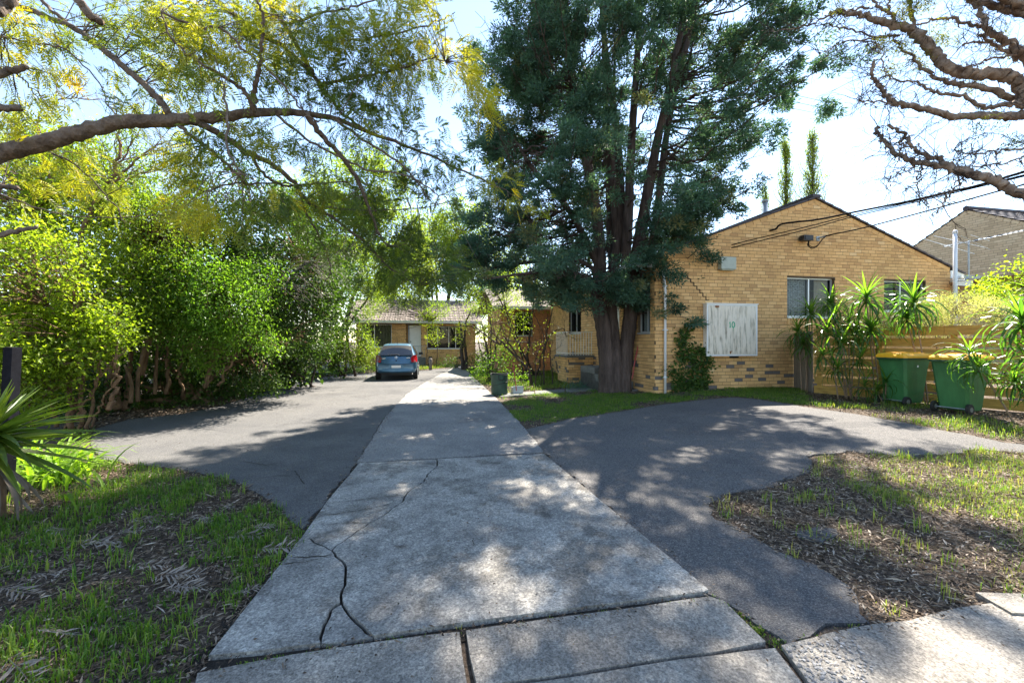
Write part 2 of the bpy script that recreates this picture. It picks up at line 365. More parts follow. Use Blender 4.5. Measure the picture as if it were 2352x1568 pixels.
# ------------------------------------------------------------------ ground surfaces
def inside(p, poly):
    p = np.atleast_2d(p); x, y = p[:, 0], p[:, 1]; r = np.zeros(len(p), bool); n = len(poly)
    for i in range(n):
        x1, y1 = poly[i][:2]; x2, y2 = poly[(i + 1) % n][:2]
        if y1 == y2: continue
        c = ((y1 > y) != (y2 > y)) & (x < (x2 - x1) * (y - y1) / (y2 - y1) + x1); r ^= c
    return r
def dens(poly, step=.12, jit=.0):                   # resample a closed outline
    out = []; n = len(poly)
    for i in range(n):
        a = np.array(poly[i][:2]); b = np.array(poly[(i + 1) % n][:2]); k = max(1, int(np.linalg.norm(b - a) / step))
        for j in range(k):
            p = a + (b - a) * j / k
            if jit and (j or 1): p = p + jit * np.array([noise(p, 6)[0] + .6 * noise(p, 17)[0], noise(p + 31, 6)[0] + .6 * noise(p + 7, 17)[0]])
            out.append(p)
    return np.array(out)
def sheet(poly, zoff=0.0, step=.3, jit=0.0, skirt=.05, edge=.08, geo=None, tnt=.5, bumpz=0):
    b = dens(poly, edge, jit); lo, hi = b.min(0), b.max(0)
    gx, gy = np.meshgrid(np.arange(lo[0], hi[0], step), np.arange(lo[1], hi[1], step)); q = np.stack([gx.ravel(), gy.ravel()], 1)
    if len(q): q = q[inside(q, b)]
    pts = [Vector(p) for p in b] + [Vector(p) for p in q]; nb = len(b)
    V, E, Fc, *_ = delaunay_2d_cdt(pts, [(i, (i + 1) % nb) for i in range(nb)], [list(range(nb))], 1, 1e-5)
    V = np.array([tuple(v) for v in V]); z = g(V[:, 0], V[:, 1]) + zoff
    if bumpz: z = z + bumpz * noise(V, 1.1)
    Fc = np.array([f for f in Fc if len(f) == 3])
    a, b_, c = V[Fc[:, 0]], V[Fc[:, 1]], V[Fc[:, 2]]
    cr = (b_[:, 0] - a[:, 0]) * (c[:, 1] - a[:, 1]) - (b_[:, 1] - a[:, 1]) * (c[:, 0] - a[:, 0])
    Fc[cr < 0] = Fc[cr < 0][:, ::-1]
    geo = geo or Geo(); geo.add(np.column_stack([V, z]), Fc, tnt)
    if skirt:
        n = len(b); zt = g(b[:, 0], b[:, 1]) + zoff + (bumpz * noise(b, 1.1) if bumpz else 0)
        VV = np.vstack([np.column_stack([b, zt]), np.column_stack([b, zt - skirt])]); e = np.arange(n)
        geo.add(VV, np.stack([e, (e + 1) % n, n + (e + 1) % n, n + e], -1), tnt)
    return geo
def W(px): return [G(x, y)[:2] for x, y in px]

# base soil, fine near the camera and coarse out to the horizon
xs = np.unique(np.concatenate([np.linspace(-900, -40, 12), np.arange(-40, -12, 2.0), np.arange(-12, 14, .2), np.arange(14, 40, 2.0), np.linspace(40, 900, 12)]))
ys = np.unique(np.concatenate([np.linspace(-300, -6, 8), np.arange(-6, 1, 1.0), np.arange(1, 14, .2), np.arange(14, 40, 1.0), np.linspace(40, 1200, 14)]))
gx, gy = np.meshgrid(xs, ys, indexing='ij'); q = np.stack([gx.ravel(), gy.ravel()], 1)
z = g(q[:, 0], q[:, 1]) - .022 + .008 * noise(q, 2.2) * (np.abs(q[:, 0]) < 20)
i, j = np.meshgrid(np.arange(len(xs) - 1), np.arange(len(ys) - 1), indexing='ij'); ny = len(ys)
structure('ground', Geo().add(np.column_stack([q, z]), np.stack([i * ny + j, (i + 1) * ny + j, (i + 1) * ny + j + 1, i * ny + j + 1], -1).reshape(-1, 4)), M['soil'], smooth=True)

left_px = [(692, 1216), (660, 1190), (612, 1140), (560, 1112), (500, 1095), (430, 1078), (330, 1068), (236, 1056), (205, 1010), (214, 985), (300, 962), (420, 950), (505, 932), (570, 912), (650, 889), (705, 872), (780, 862), (860, 856), (935, 852), (980, 850), (1042, 844), (985, 873), (935, 905), (905, 937), (882, 962), (820, 1062)]
structure('asphalt_parking_area', sheet(W(left_px), 0.0, .35, .025), M['asphalt_old'], smooth=False)
right_px = [(1628, 1364), (1250, 1042), (1206, 986), (1300, 963), (1400, 949), (1500, 932), (1600, 919), (1690, 912), (1740, 917), (1850, 934), (2000, 956), (2150, 985), (2300, 1014), (2420, 1030), (2420, 1043), (2250, 1031), (2200, 1040), (2100, 1047), (1950, 1036), (1850, 1046), (1868, 1062), (1855, 1086), (1800, 1105), (1735, 1124), (1655, 1140), (1622, 1160), (1650, 1190), (1700, 1218), (1790, 1268), (1890, 1306), (1942, 1340), (1962, 1385), (1998, 1428), (1796, 1478)]
structure('asphalt_turning_bay', sheet(W(right_px), 0.001, .3, .03), M['asphalt_right'])
bare = W([(1825, 1222), (1870, 1205), (1920, 1215), (1935, 1232), (1880, 1240), (1835, 1236)])
structure('bare_asphalt_patch', sheet(bare, 0.004, .2, .03), M['asphalt_right'])
far_px = [(820, 1063), (1250, 1039), (1206, 985), (1150, 925), (1120, 896), (1090, 869), (1068, 846), (1061, 838), (1040, 838), (1040, 845), (985, 873), (935, 905), (905, 936), (884, 961)]
fw = W(far_px); fw = [p for p in fw]
structure('rear_driveway', sheet(fw, 0.012, .35, .012), M['concrete_dark'])

# front driveway slab: four broken pieces with real gaps at the cracks
cr_main = [(1006, 1056), (1003, 1072), (985, 1090), (968, 1112), (938, 1132), (925, 1152), (880, 1188), (850, 1205), (815, 1225), (800, 1240), (775, 1256), (762, 1268)]
cr_left = [(688, 1240), (712, 1242), (730, 1256), (762, 1268)]
cr_down = [(762, 1268), (775, 1282), (790, 1297), (795, 1325), (792, 1350), (786, 1372), (784, 1388)]
cr_fl = [(784, 1388), (765, 1400), (752, 1418), (748, 1440), (736, 1484)]
cr_fr = [(784, 1388), (797, 1412), (820, 1432), (858, 1468)]
def jagged(pxs, amp=.008):
    p = dens_open([G(x, y)[:2] for x, y in pxs], .05); n = len(p); o = RS.normal(size=(n, 2)) * amp
    o[0] = o[-1] = 0; return [tuple(a) for a in p + o]
def dens_open(pts, step):
    out = []
    for a, b in zip(pts[:-1], pts[1:]):
        a = np.array(a); b = np.array(b); k = max(1, int(np.linalg.norm(b - a) / step)); out += [a + (b - a) * t / k for t in range(k)]
    return np.array(out + [np.array(pts[-1])])
m_, l_, d_, fl, fr = [jagged(c) for c in (cr_main, cr_left, cr_down, cr_fl, cr_fr)]
pA = W([(824, 1065)]) + m_ + l_[::-1][1:] + W([(750, 1152)])
pB = l_[:] + d_[1:] + fl[1:] + W([(600, 1502), (474, 1512)])
pC = fl[::-1] + fr[1:] + W([(800, 1476)])
pD = m_[:] + d_[1:] + fr[1:] + W([(1060, 1438), (1340, 1401), (1618, 1366), (1630, 1358), (1250, 1044)])
def shrink(poly, d):
    p = np.array(poly); n = len(p); a = np.roll(p, 1, 0); b = np.roll(p, -1, 0)
    area = .5 * np.sum(p[:, 0] * b[:, 1] - b[:, 0] * p[:, 1]); t = unit(b - a); nn = np.stack([-t[:, 1], t[:, 0]], 1) * (1 if area > 0 else -1)
    return p + nn * np.minimum(d, .35 * np.minimum(np.linalg.norm(p - a, axis=1), np.linalg.norm(b - p, axis=1)) + .002)[:, None] if False else p + nn * d
drive = thing('front_driveway', 'pale stained concrete driveway slab broken by a forked crack', 'driveway', tuple(G(1000, 1250)))
for k, (pp, dz) in enumerate([(pA, .012), (pB, .016), (pC, .006), (pD, .018)]):
    build('slab_piece', sheet(shrink(pp, .009), dz, .25, 0, .07, .5), M['concrete'], drive)
drive['kind'] = 'structure'
gc = Geo()
def ribbon(geo, pxs, w, zo):
    p = np.array(jagged(pxs, .006)); t = unit(np.gradient(p, axis=0)); nn = np.stack([-t[:, 1], t[:, 0]], 1)
    ww = w * (.4 + RS.uniform(0, 1, len(p)))[:, None]; ww[0] = ww[-1] = w * .15
    A = p + nn * ww / 2; B = p - nn * ww / 2; V = np.vstack([np.column_stack([A, g(A[:, 0], A[:, 1]) + zo]), np.column_stack([B, g(B[:, 0], B[:, 1]) + zo])])
    n = len(p); e = np.arange(n - 1); geo.add(V, np.stack([e, e + 1, n + e + 1, n + e], -1))
for c in ([(762, 1158), (840, 1150), (925, 1140)], [(735, 1188), (800, 1180), (860, 1170), (905, 1158)], [(740, 1210), (790, 1205), (850, 1207)],
          [(672, 1285), (720, 1285), (770, 1275)], [(640, 1302), (700, 1296), (765, 1280)], [(1085, 1262), (1090, 1240), (1080, 1225)][:2]):
    ribbon(gc, c, .009, .021)
build('hairline_crack', gc, M['crack'], drive)
ga = Geo()
for c in ([(676, 1080), (690, 1100), (700, 1112)], [(590, 1100), (640, 1092), (672, 1093)], [(560, 1060), (610, 1068), (650, 1062)]): ribbon(ga, c, .012, .004)
structure('asphalt_crack', ga, M['crack'])
# dirt under joints and along the footpath
structure('joint_dirt_strip', sheet(W([(430, 1530), (690, 1225), (820, 1060), (1255, 1036), (1640, 1350), (1790, 1478), (1790, 1500), (1640, 1392), (1100, 1462), (470, 1540)]), -.012, .4, .02, 0), M['dirt'])
# footpath slabs
fp = thing('footpath', 'pale speckled concrete footpath crossing the foreground', 'footpath', tuple(G(1200, 1540))); fp['kind'] = 'structure'
slabs = [([(455, 1545), (600, 1515), (820, 1480), (1055, 1450), (1072, 1568), (1080, 1640), (430, 1640)], .004),
         ([(1070, 1448), (1340, 1412), (1630, 1372), (1665, 1384), (1752, 1473), (1640, 1500), (1400, 1534), (1225, 1560), (1095, 1578)], .008),
         ([(1092, 1586), (1230, 1568), (1400, 1542), (1640, 1508), (1772, 1486), (1840, 1568), (1900, 1650), (1095, 1650)], .006),
         ([(1790, 1482), (1860, 1470), (2005, 1436), (2085, 1425), (2190, 1402), (2300, 1386), (2460, 1392), (2700, 1560), (2700, 1650), (1915, 1650), (1850, 1560)], .009)]
for pp, dz in slabs: build('slab', sheet(W(pp), dz, .3, .006, .07, .15), M['path'], fp)
pb = Geo(); pw = W([(1800, 1488), (1960, 1462), (2010, 1530), (1990, 1600), (1880, 1600)])
pw = np.array(pw); lo, hi = pw.min(0), pw.max(0); n = 420; q = RS.uniform(lo, hi, (n, 2)); q = q[inside(q, pw)]
for a in q:                                          # exposed aggregate stones
    th = np.sort(RS.uniform(0, 2 * PI, 5)); r = RS.uniform(.005, .013)
    V = [[a[0] + r * math.cos(t), a[1] + r * math.sin(t), g(*a) + .0125 + .001] for t in th] + [[a[0], a[1], g(*a) + .0155]]
    pb.add(V, [[5, i, (i + 1) % 5] for i in range(5)], RS.uniform(0, 1))
m, n_, b_, o_ = newmat('aggregate_stone'); n_.links.new(ramp(n_, tint(n_), [(0, (.10, .10, .11)), (.5, (.22, .21, .2)), (1, (.36, .35, .34))]), b_.inputs['Base Color']); b_.inputs['Roughness'].default_value = .85
M['stone'] = m
build('exposed_stone', pb, m, fp, kind='stuff')
# small path across the front yard
spx = [(1165, 903), (1240, 899), (1310, 893), (1370, 892), (1372, 884), (1310, 885), (1230, 892), (1170, 896)]
path = thing('garden_path', 'narrow grey concrete path leading past the conifer trunk', 'path', tuple(G(1270, 896))); path['kind'] = 'structure'
for a, b in ((1150, 1226), (1229, 1296), (1299, 1376)):
    t0, t1 = (a - 1150) / 226, (b - 1150) / 226
    y0, y1 = 912 - 17 * t0, 912 - 17 * t1
    build('slab', sheet(W([(a, y0), (b, y1), (b, y1 - 7), (a, y0 - 8)]), .015, .3, .01, .06, .2), M['concrete_step'], path)

# ------------------------------------------------------------------ houses
TH = math.atan2(.1914, .9815)
C0 = np.array([3.93, 11.5, 0.0])
class Frame:                                        # a wall plane: origin, along, outward normal (house-local)
    def __init__(s, o, a, n): s.o = np.array(o, float); s.a = np.array(a, float); s.nn = np.array(n, float)
    def at(s, u, z, d=0.0):
        u, z, d = np.broadcast_arrays(*[np.asarray(v, float) for v in (u, z, d)])
        return s.o + u[..., None] * s.a + d[..., None] * s.nn + z[..., None] * np.array([0, 0, 1.0])
    def box(s, geo, u0, u1, z0, z1, d0, d1, tint=.5, mi=0):
        V = np.array([s.at(a, c, b) for a in (u0, u1) for b in (d0, d1) for c in (z0, z1)])
        geo.add(V, [[0, 1, 3, 2], [4, 6, 7, 5], [0, 4, 5, 1], [2, 3, 7, 6], [0, 2, 6, 4], [1, 5, 7, 3]], tint, mi)
PITCH, BLEN, JO = .0965, .26, .010
def brick_layout(u0, u1, z0, top, openings):
    out = []; k = 0; z = z0
    while z < 9:
        zc0, zc1 = z + JO / 2, z + PITCH - JO / 2
        segs = []
        off = (k % 2) * BLEN / 2 + .03 * math.sin(k * 1.7)
        u = u0 - BLEN + off
        while u < u1:
            a, b = max(u + JO / 2, u0), min(u + BLEN - JO / 2, u1); u += BLEN
            if b - a < .03: continue
            pieces = [(a, b)]
            for (o0, o1, p0, p1) in openings:
                if zc1 > p0 + .01 and zc0 < p1 - .01:
                    nw = []
                    for (c, d) in pieces:
                        if d <= o0 or c >= o1: nw.append((c, d)); continue
                        if c < o0: nw.append((c, o0))
                        if d > o1: nw.append((o1, d))
                    pieces = nw
            for (c, d) in pieces:
                if d - c < .03: continue
                uu = np.linspace(c, d, 9); ok = np.array([top(x) >= zc0 + .035 for x in uu])
                if not ok.any(): continue
                uu = uu[ok]
                if uu[-1] - uu[0] < .04: continue
                segs.append((uu[0], uu[-1], zc0, zc1))
        out += segs; k += 1; z += PITCH
        if not segs and z > z0 + 1: break
    return out
BR_CACHE = {}
def bricks_for(root, frames, mat, tintf, parts=300, depth=.0045, key='a', score=None, name='brick'):
    """frames: list of (frame, bricks). The full bricks that show largest become parts, the rest one stuff mesh."""
    full = []; rest = Geo()
    for fi, (fr_, bl) in enumerate(frames):
        for b in bl:
            if abs((b[1] - b[0]) - (BLEN - JO)) < .002: full.append((score(fr_, b) if score else 0, fi, b))
            else: fr_.box(rest, b[0], b[1], b[2], b[3], -.01, depth + RS.uniform(-.001, .001), tintf(b))
    full.sort(key=lambda t: t[0])
    for _, fi, b in full[parts:]:
        frames[fi][0].box(rest, b[0], b[1], b[2], b[3], -.01, depth + RS.uniform(-.001, .001), tintf(b))
    build(name, rest, mat, root, world=False, kind='stuff')
    for _, fi, b in full[:parts]:
        fr_ = frames[fi][0]; tq = round(tintf(b) * 10) / 10
        kk = (key, fi, tq)
        if kk not in BR_CACHE:
            gg = Geo(); l = (BLEN - JO) / 2; h = (PITCH - JO) / 2
            f0 = Frame((0, 0, 0), fr_.a, fr_.nn); f0.box(gg, -l, l, -h, h, -.01, depth, tq); BR_CACHE[kk] = meshdata(name, gg, mat)
        o = bpy.data.objects.new(name, BR_CACHE[kk]); o.location = fr_.at((b[0] + b[1]) / 2, (b[2] + b[3]) / 2, RS.uniform(-.001, .001)); lnk(o, root)
def wall_poly(geo, fr_, top_pts, z0, u0, u1, openings, thick=.11, tint_=.5):
    """mortar backing: rectangles between openings plus gable polygon"""
    us = sorted(set([u0, u1] + [o[0] for o in openings] + [o[1] for o in openings] + [p[0] for p in top_pts if u0 < p[0] < u1]))
    tx = [p[0] for p in top_pts]; tz = [p[1] for p in top_pts]
    for a, b in zip(us[:-1], us[1:]):
        zz = [z0]
        for o in sorted(openings, key=lambda o: o[2]):
            if o[0] <= a + 1e-6 and o[1] >= b - 1e-6: zz += [o[2], o[3]]
        for i in range(0, len(zz), 2):
            lo = zz[i]
            if i + 1 < len(zz): fr_.box(geo, a, b, lo, zz[i + 1], -thick, 0, tint_)
            else:
                ta, tb = np.interp(a, tx, tz), np.interp(b, tx, tz)
                V = [fr_.at(a, lo, 0), fr_.at(b, lo, 0), fr_.at(b, tb, 0), fr_.at(a, ta, 0), fr_.at(a, lo, -thick), fr_.at(b, lo, -thick), fr_.at(b, tb, -thick), fr_.at(a, ta, -thick)]
                geo.add(V, [[0, 1, 2, 3], [5, 4, 7, 6], [3, 2, 6, 7], [0, 4, 5, 1], [1, 5, 6, 2], [0, 3, 7, 4]], tint_)
def window(root, fr_, u0, u1, z0, z1, rec=.08, mull=(.5,), curtain=None, fw_=.035, mat='alu', glassm='glass', label=None):
    f = Geo()
    fr_.box(f, u0, u1, z1 - fw_, z1, -rec - .04, -rec); fr_.box(f, u0, u1, z0, z0 + fw_, -rec - .04, -rec + .002)
    fr_.box(f, u0, u0 + fw_, z0 + fw_, z1 - fw_, -rec - .04, -rec); fr_.box(f, u1 - fw_, u1, z0 + fw_, z1 - fw_, -rec - .04, -rec)
    for m_k in mull:
        c = u0 + (u1 - u0) * m_k; fr_.box(f, c - .02, c + .02, z0 + fw_, z1 - fw_, -rec - .045, -rec + .006)
    wdw = build('window', f, M[mat], root, world=False)
    if label: wdw['label'] = label
    edges = [u0 + fw_] + [u0 + (u1 - u0) * m_k for m_k in mull] + [u1 - fw_]
    for a, b in zip(edges[:-1], edges[1:]):
        p = Geo(); p.add([fr_.at(a, z0 + fw_, -rec - .02), fr_.at(b, z0 + fw_, -rec - .02), fr_.at(b, z1 - fw_, -rec - .02), fr_.at(a, z1 - fw_, -rec - .02)], [[0, 1, 2, 3]])
        build('pane', p, M[glassm], wdw, world=False)
    s_ = Geo(); fr_.box(s_, u0 - .0, u1 + .0, z0 - .045, z0 - .002, -rec, .03); build('sill', s_, M[mat], wdw, world=False)
    # a dim room behind
    r = Geo(); D = 1.2
    a0, a1, b0, b1 = u0 - .1, u1 + .1, z0 - .1, z1 + .1
    c = [fr_.at(u, z, d) for u in (a0, a1) for z in (b0, b1) for d in (-.13, -D)]
    r.add(c, [[1, 3, 7, 5], [0, 1, 5, 4], [2, 6, 7, 3], [0, 2, 3, 1], [4, 5, 7, 6]]); build('room', r, M['dark_room'], wdw, world=False)
    if curtain:
        for (ca, cb, mt) in curtain:
            k = Geo(); n = 60; uu = np.linspace(u0 + (u1 - u0) * ca, u0 + (u1 - u0) * cb, n); dd = -rec - .14 + .025 * np.sin(np.arange(n) * 1.1) + .01 * np.sin(np.arange(n) * 2.3)
            V = np.vstack([fr_.at(uu, np.full(n, z0), dd), fr_.at(uu, np.full(n, z1), dd)]); e = np.arange(n - 1); k.add(V, np.stack([e, e + 1, n + e + 1, n + e], -1)); build('curtain', k, M[mt], wdw, world=False, smooth=True)
    return wdw

# --- gable house
house = thing('brick_house', 'tan brick gabled house with a white meter box on its end wall', 'house', tuple(C0), TH)
WID, EZ, AZ = 10.4, 3.97, 5.86
fg = Frame((0, 0, 0), (1, 0, 0), (0, -1, 0)); fs = Frame((0, 0, 0), (0, 1, 0), (-1, 0, 0))
top_pts = [(0, EZ), (WID / 2, AZ), (WID, EZ)]
ftop = lambda u: np.interp(u, [0, WID / 2, WID], [EZ, AZ, EZ]) - .09
vent_g = (2.32, 2.62, 1.13, 1.32)
og = [(4.25, 5.93, 2.33, 3.50), (7.77, 9.41, 2.55, 3.50), vent_g]
SL = 10.2
os_ = [(.24, .95, 1.86, 3.3), (2.2, 3.1, 1.1, 3.2), (5.75, 7.25, 1.95, 3.3)]
wb = Geo(); wall_poly(wb, fg, top_pts, -.2, 0.003, WID, og)
wall_poly(wb, fs, [(0, 3.72), (SL, 3.72)], -.2, 0.0, SL, os_)
fr_r = Frame((WID, 0, 0), (0, 1, 0), (1, 0, 0)); wall_poly(wb, fr_r, [(0, 3.72), (SL, 3.72)], -.2, 0.0, SL, [])
fr_b = Frame((0, SL, 0), (1, 0, 0), (0, 1, 0)); wall_poly(wb, fr_b, top_pts, -.2, 0.0, WID, [])
build('wall', wb, M['mortar'], house, world=False)
def tint_g(b):
    z_ = b[2]; r = RS.uniform()
    if z_ < .95 and r < (.20 if z_ < .6 else .12): return RS.uniform(0, .12)
    return float(np.clip(.52 + .17 * RS.normal(), .2, 1))
bg_ = brick_layout(0, WID, -.03, ftop, og); bs_ = brick_layout(.0, SL, -.03, lambda u: 3.7, os_)
def sc_g(fr_, b):
    u, z_ = (b[0] + b[1]) / 2, b[2]
    if fr_ is fs: return 50 + u
    if u < 1.2 or (z_ < 2.3 and u > 4.4): return 30 + u
    return abs(u - 3.2) + .5 * abs(z_ - 2.6)
bricks_for(house, [(fg, bg_), (fs, bs_)], M['brick'], tint_g, 300, key='gable', score=sc_g)
# bricks on edge following the rake, and verge tiles above them
sl = math.atan2(AZ - EZ, WID / 2); Ls = math.hypot(WID / 2, AZ - EZ)
def slope_mesh(name, l, h, d0, d1, mat, tq): 
    gg = Geo(); gg.box((-l / 2, d0, -h / 2), (l / 2, d1, h / 2), tq); return meshdata(name, gg, mat)
vb = [slope_mesh('rake_brick', .236, .125, -.013, .10, M['brick'], t) for t in (.35, .5, .6, .75)]
vt = [slope_mesh('verge_tile', .37, .045, -.07, .25, M['tile_dark'], .5)]
for side in (0, 1):
    n = int(Ls / .25)
    for k in range(n):
        d = (k + .5) * Ls / n; s_ = d * math.cos(sl); zz = EZ + d * math.sin(sl)
        s0 = s_ if side == 0 else WID - s_; a = -sl if side == 0 else sl
        nx, nz = (-math.sin(sl), math.cos(sl)) if side == 0 else (math.sin(sl), math.cos(sl))
        o = bpy.data.objects.new('rake_brick', random.choice(vb)); o.location = (s0 - nx * .07, 0, zz - nz * .07 + RS.uniform(-.002, .002)); o.rotation_euler = (0, a, 0); lnk(o, house)
    n = int((Ls + .6) / .33)
    for k in range(n):
        d = -.55 + (k + .5) * (Ls + .6) / n; s_ = d * math.cos(sl); zz = EZ + d * math.sin(sl)
        s0 = s_ if side == 0 else WID - s_; a = -sl if side == 0 else sl
        nx, nz = (-math.sin(sl), math.cos(sl)) if side == 0 else (math.sin(sl), math.cos(sl))
        o = bpy.data.objects.new('verge_tile', vt[0]); o.location = (s0 + nx * .03, 0, zz + nz * .03); o.rotation_euler = (0, a + (.05 if side == 0 else -.05), 0); lnk(o, house)
rf = Geo()
for side in (0, 1):
    e = -.5 if side == 0 else WID + .5; ez = EZ - .5 * math.tan(sl); m = WID / 2
    rows = 22
    for r in range(rows):
        a0, a1 = r / rows, (r + 1) / rows + .01
        x0, x1 = e + (m - e) * a0, e + (m - e) * a1; z0_, z1_ = ez + (AZ - ez) * a0, ez + (AZ - ez) * a1
        up = .06
        rf.add([(x0, .2, z0_ + up), (x0, SL + .5, z0_ + up), (x1, SL + .5, z1_ + up - .03), (x1, .2, z1_ + up - .03), (x0, .2, z0_ + .01), (x0, SL + .5, z0_ + .01)],
               [[0, 1, 2, 3], [0, 4, 5, 1]])
build('roof', rf, M['tile_dark'], house, world=False)
cap_ = Geo(); cap_.box((WID / 2 - .14, -.09, AZ + .02), (WID / 2 + .14, .3, AZ + .11)); cap_.box((WID / 2 - .12, .3, AZ + .03), (WID / 2 + .12, SL + .5, AZ + .12)); build('ridge_cap', cap_, M['tile_dark'], house, world=False)
gt = Geo(); ez = EZ - .5 * math.tan(sl)
gt.box((-.62, .02, ez - .12), (-.5, SL + .5, ez + .01)); build('gutter', gt, M['white_paint'], house, world=False); gt = Geo(); gt.box((WID + .5, .02, ez - .12), (WID + .62, SL + .5, ez + .0)); build('gutter', gt, M['white_paint'], house, world=False)
sf = Geo(); sf.box((-.5, .0, ez - .09), (-.02, SL, ez - .06)); sf.box((WID + .02, .0, ez - .09), (WID + .5, SL, ez - .06)); sf.box((-.5, -.012, ez - .16), (-.012, .006, ez + .1)); sf.box((WID + .012, -.012, ez - .16), (WID + .5, .006, ez + .1)); build('eave_lining', sf, M['white_paint'], house, world=False)
window(house, fg, 4.25, 5.93, 2.33, 3.50, .09, (.5,), [(.02, .5, 'net'), (.70, .98, 'curtain')], label='sliding window with net curtain on its left half')
window(house, fg, 7.77, 9.41, 2.55, 3.50, .09, (.45,), None)
window(house, fs, .24, .95, 1.86, 3.3, .08, (.4,), [(.45, .98, 'net')]); window(house, fs, 5.75, 7.25, 1.95, 3.3, .08, (.5,), None)
dg = Geo(); fs.box(dg, 2.2, 3.1, 1.1, 3.2, -.1, -.05); build('side_door', dg, M['white_paint'], house, world=False)
# soldier sill bricks under the front windows
sb = Geo()
for (u0, u1, z0_) in ((4.25, 5.93, 2.28), (7.77, 9.41, 2.50)):
    n = int((u1 - u0) / .1)
    for k in range(n): fg.box(sb, u0 + k * (u1 - u0) / n + .006, u0 + (k + 1) * (u1 - u0) / n - .006, z0_ - .17, z0_ - .005, .0, .02, RS.uniform(.35, .8))
build('sill_bricks', sb, M['brick'], house, world=False)
# vent grille
vg = Geo(); fg.box(vg, vent_g[0], vent_g[1], vent_g[2], vent_g[3], -.09, -.05)
for k in range(9): fg.box(vg, vent_g[0] + .01 + k * .033, vent_g[0] + .02 + k * .033, vent_g[2], vent_g[3], -.048, .004)
for k in range(6): fg.box(vg, vent_g[0], vent_g[1], vent_g[2] + .01 + k * .033, vent_g[2] + .02 + k * .033, -.05, .0)
build('vent_grille', vg, M['dark_metal'], house, world=False)
for u, z_ in ((7.9, .85), (8.9, .3), (6.6, 1.0)):
    k = Geo(); fs.box(k, u, u + .24, z_, z_ + .17, .002, .016); build('air_vent', k, M['dark_metal'], house, world=False)
# stair-step crack in the brickwork
ck = Geo(); rows = int((3.48 + .03) / PITCH); u = 1.0; k = rows
zr = lambda k: -.03 + k * PITCH
while zr(k) > 2.78:
    fg.box(ck, u - .014, u + .014, zr(k - 1) - .006, zr(k) + .006, .0, .0105); fg.box(ck, u, u + .095, zr(k - 1) - .012, zr(k - 1) + .012, .0, .0105); u += .095; k -= 1
fg.box(ck, 2.38, 2.392, 1.32, 1.42, 0, .0125); fg.box(ck, 2.22, 2.39, 1.416, 1.428, 0, .0125)
build('stepped_crack', ck, M['crack'], house, world=False)
# small wall box high on the left, downpipe
bx_ = Geo(); fg.box(bx_, 1.95, 2.42, 3.64, 3.98, .012, .16); fg.box(bx_, 2.0, 2.37, 3.61, 3.64, .03, .12)
build('service_box', bx_, M['sage'], house, world=False, label='pale sage service box high on the wall')
dp = Geo(); dp.tube([(.27, -.07, .05), (.27, -.07, 3.0), (.20, -.07, 3.6)], .036, 8)
for z_ in (.6, 1.9, 3.1): dp.box((.21, -.11, z_), (.33, -.0125, z_ + .03))
build('downpipe', dp, M['white_pipe'], house, world=False, smooth=True)
# side porch, railing, steps
po = Geo(); po.box((-1.0, 4.4, .3), (-.012, 5.7, 1.0)); po2 = Geo(); po2.box((-1.1, 4.3, 1.0), (-.012, 5.8, 1.08)); build('porch_base', po, M['mortar'], house, world=False); build('porch_slab', po2, M['concrete_step'], house, world=False)
pbk = Geo(); q1 = Frame((-1.0, 4.4, 0), (0, 1, 0), (-1, 0, 0)); q2 = Frame((-1.0, 4.4, 0), (1, 0, 0), (0, -1, 0))
for q_, L_ in ((q1, 1.3), (q2, .98)):
    for b in brick_layout(0, L_, .05, lambda u: .99, []): q_.box(pbk, b[0], b[1], b[2], b[3], -.01, .008, tint_g(b))
build('porch_brick', pbk, M['brick'], house, world=False, kind='stuff')
rl = Geo(); rl.tube([(-1.05, 4.35, 1.95), (-1.05, 5.75, 1.95)], .018, 6); rl.tube([(-1.05, 4.35, 1.95), (-.05, 4.35, 1.95)], .018, 6); rl.tube([(-1.05, 4.35, 1.16), (-1.05, 5.75, 1.16)], .014, 6); rl.tube([(-1.05, 4.35, 1.16), (-.05, 4.35, 1.16)], .014, 6)
for k in range(13): rl.tube([(-1.05, 4.35 + k * .1166, 1.08), (-1.05, 4.35 + k * .1166, 1.95)], .009, 5)
for k in range(10): rl.tube([(-1.05 + k * .105, 4.35, 1.08), (-1.05 + k * .105, 4.35, 1.95)], .009, 5)
build('porch_railing', rl, M['white_paint'], house, world=False)
st = Geo()
for k in range(4): st.box((-1.0, .9 + k * .32, -.1), (-.015, 2.2 + .9, .16 + k * .2 + .02))
build('step', st, M['concrete_step'], house, world=False)
pp = Geo(); pp.tube([(-.06, 7.4, -.05), (-.06, 7.4, .75), (-.14, 7.4, .8), (-.2, 7.4, .7)], .03, 6); build('waste_pipe', pp, M['white_pipe'], house, world=False)

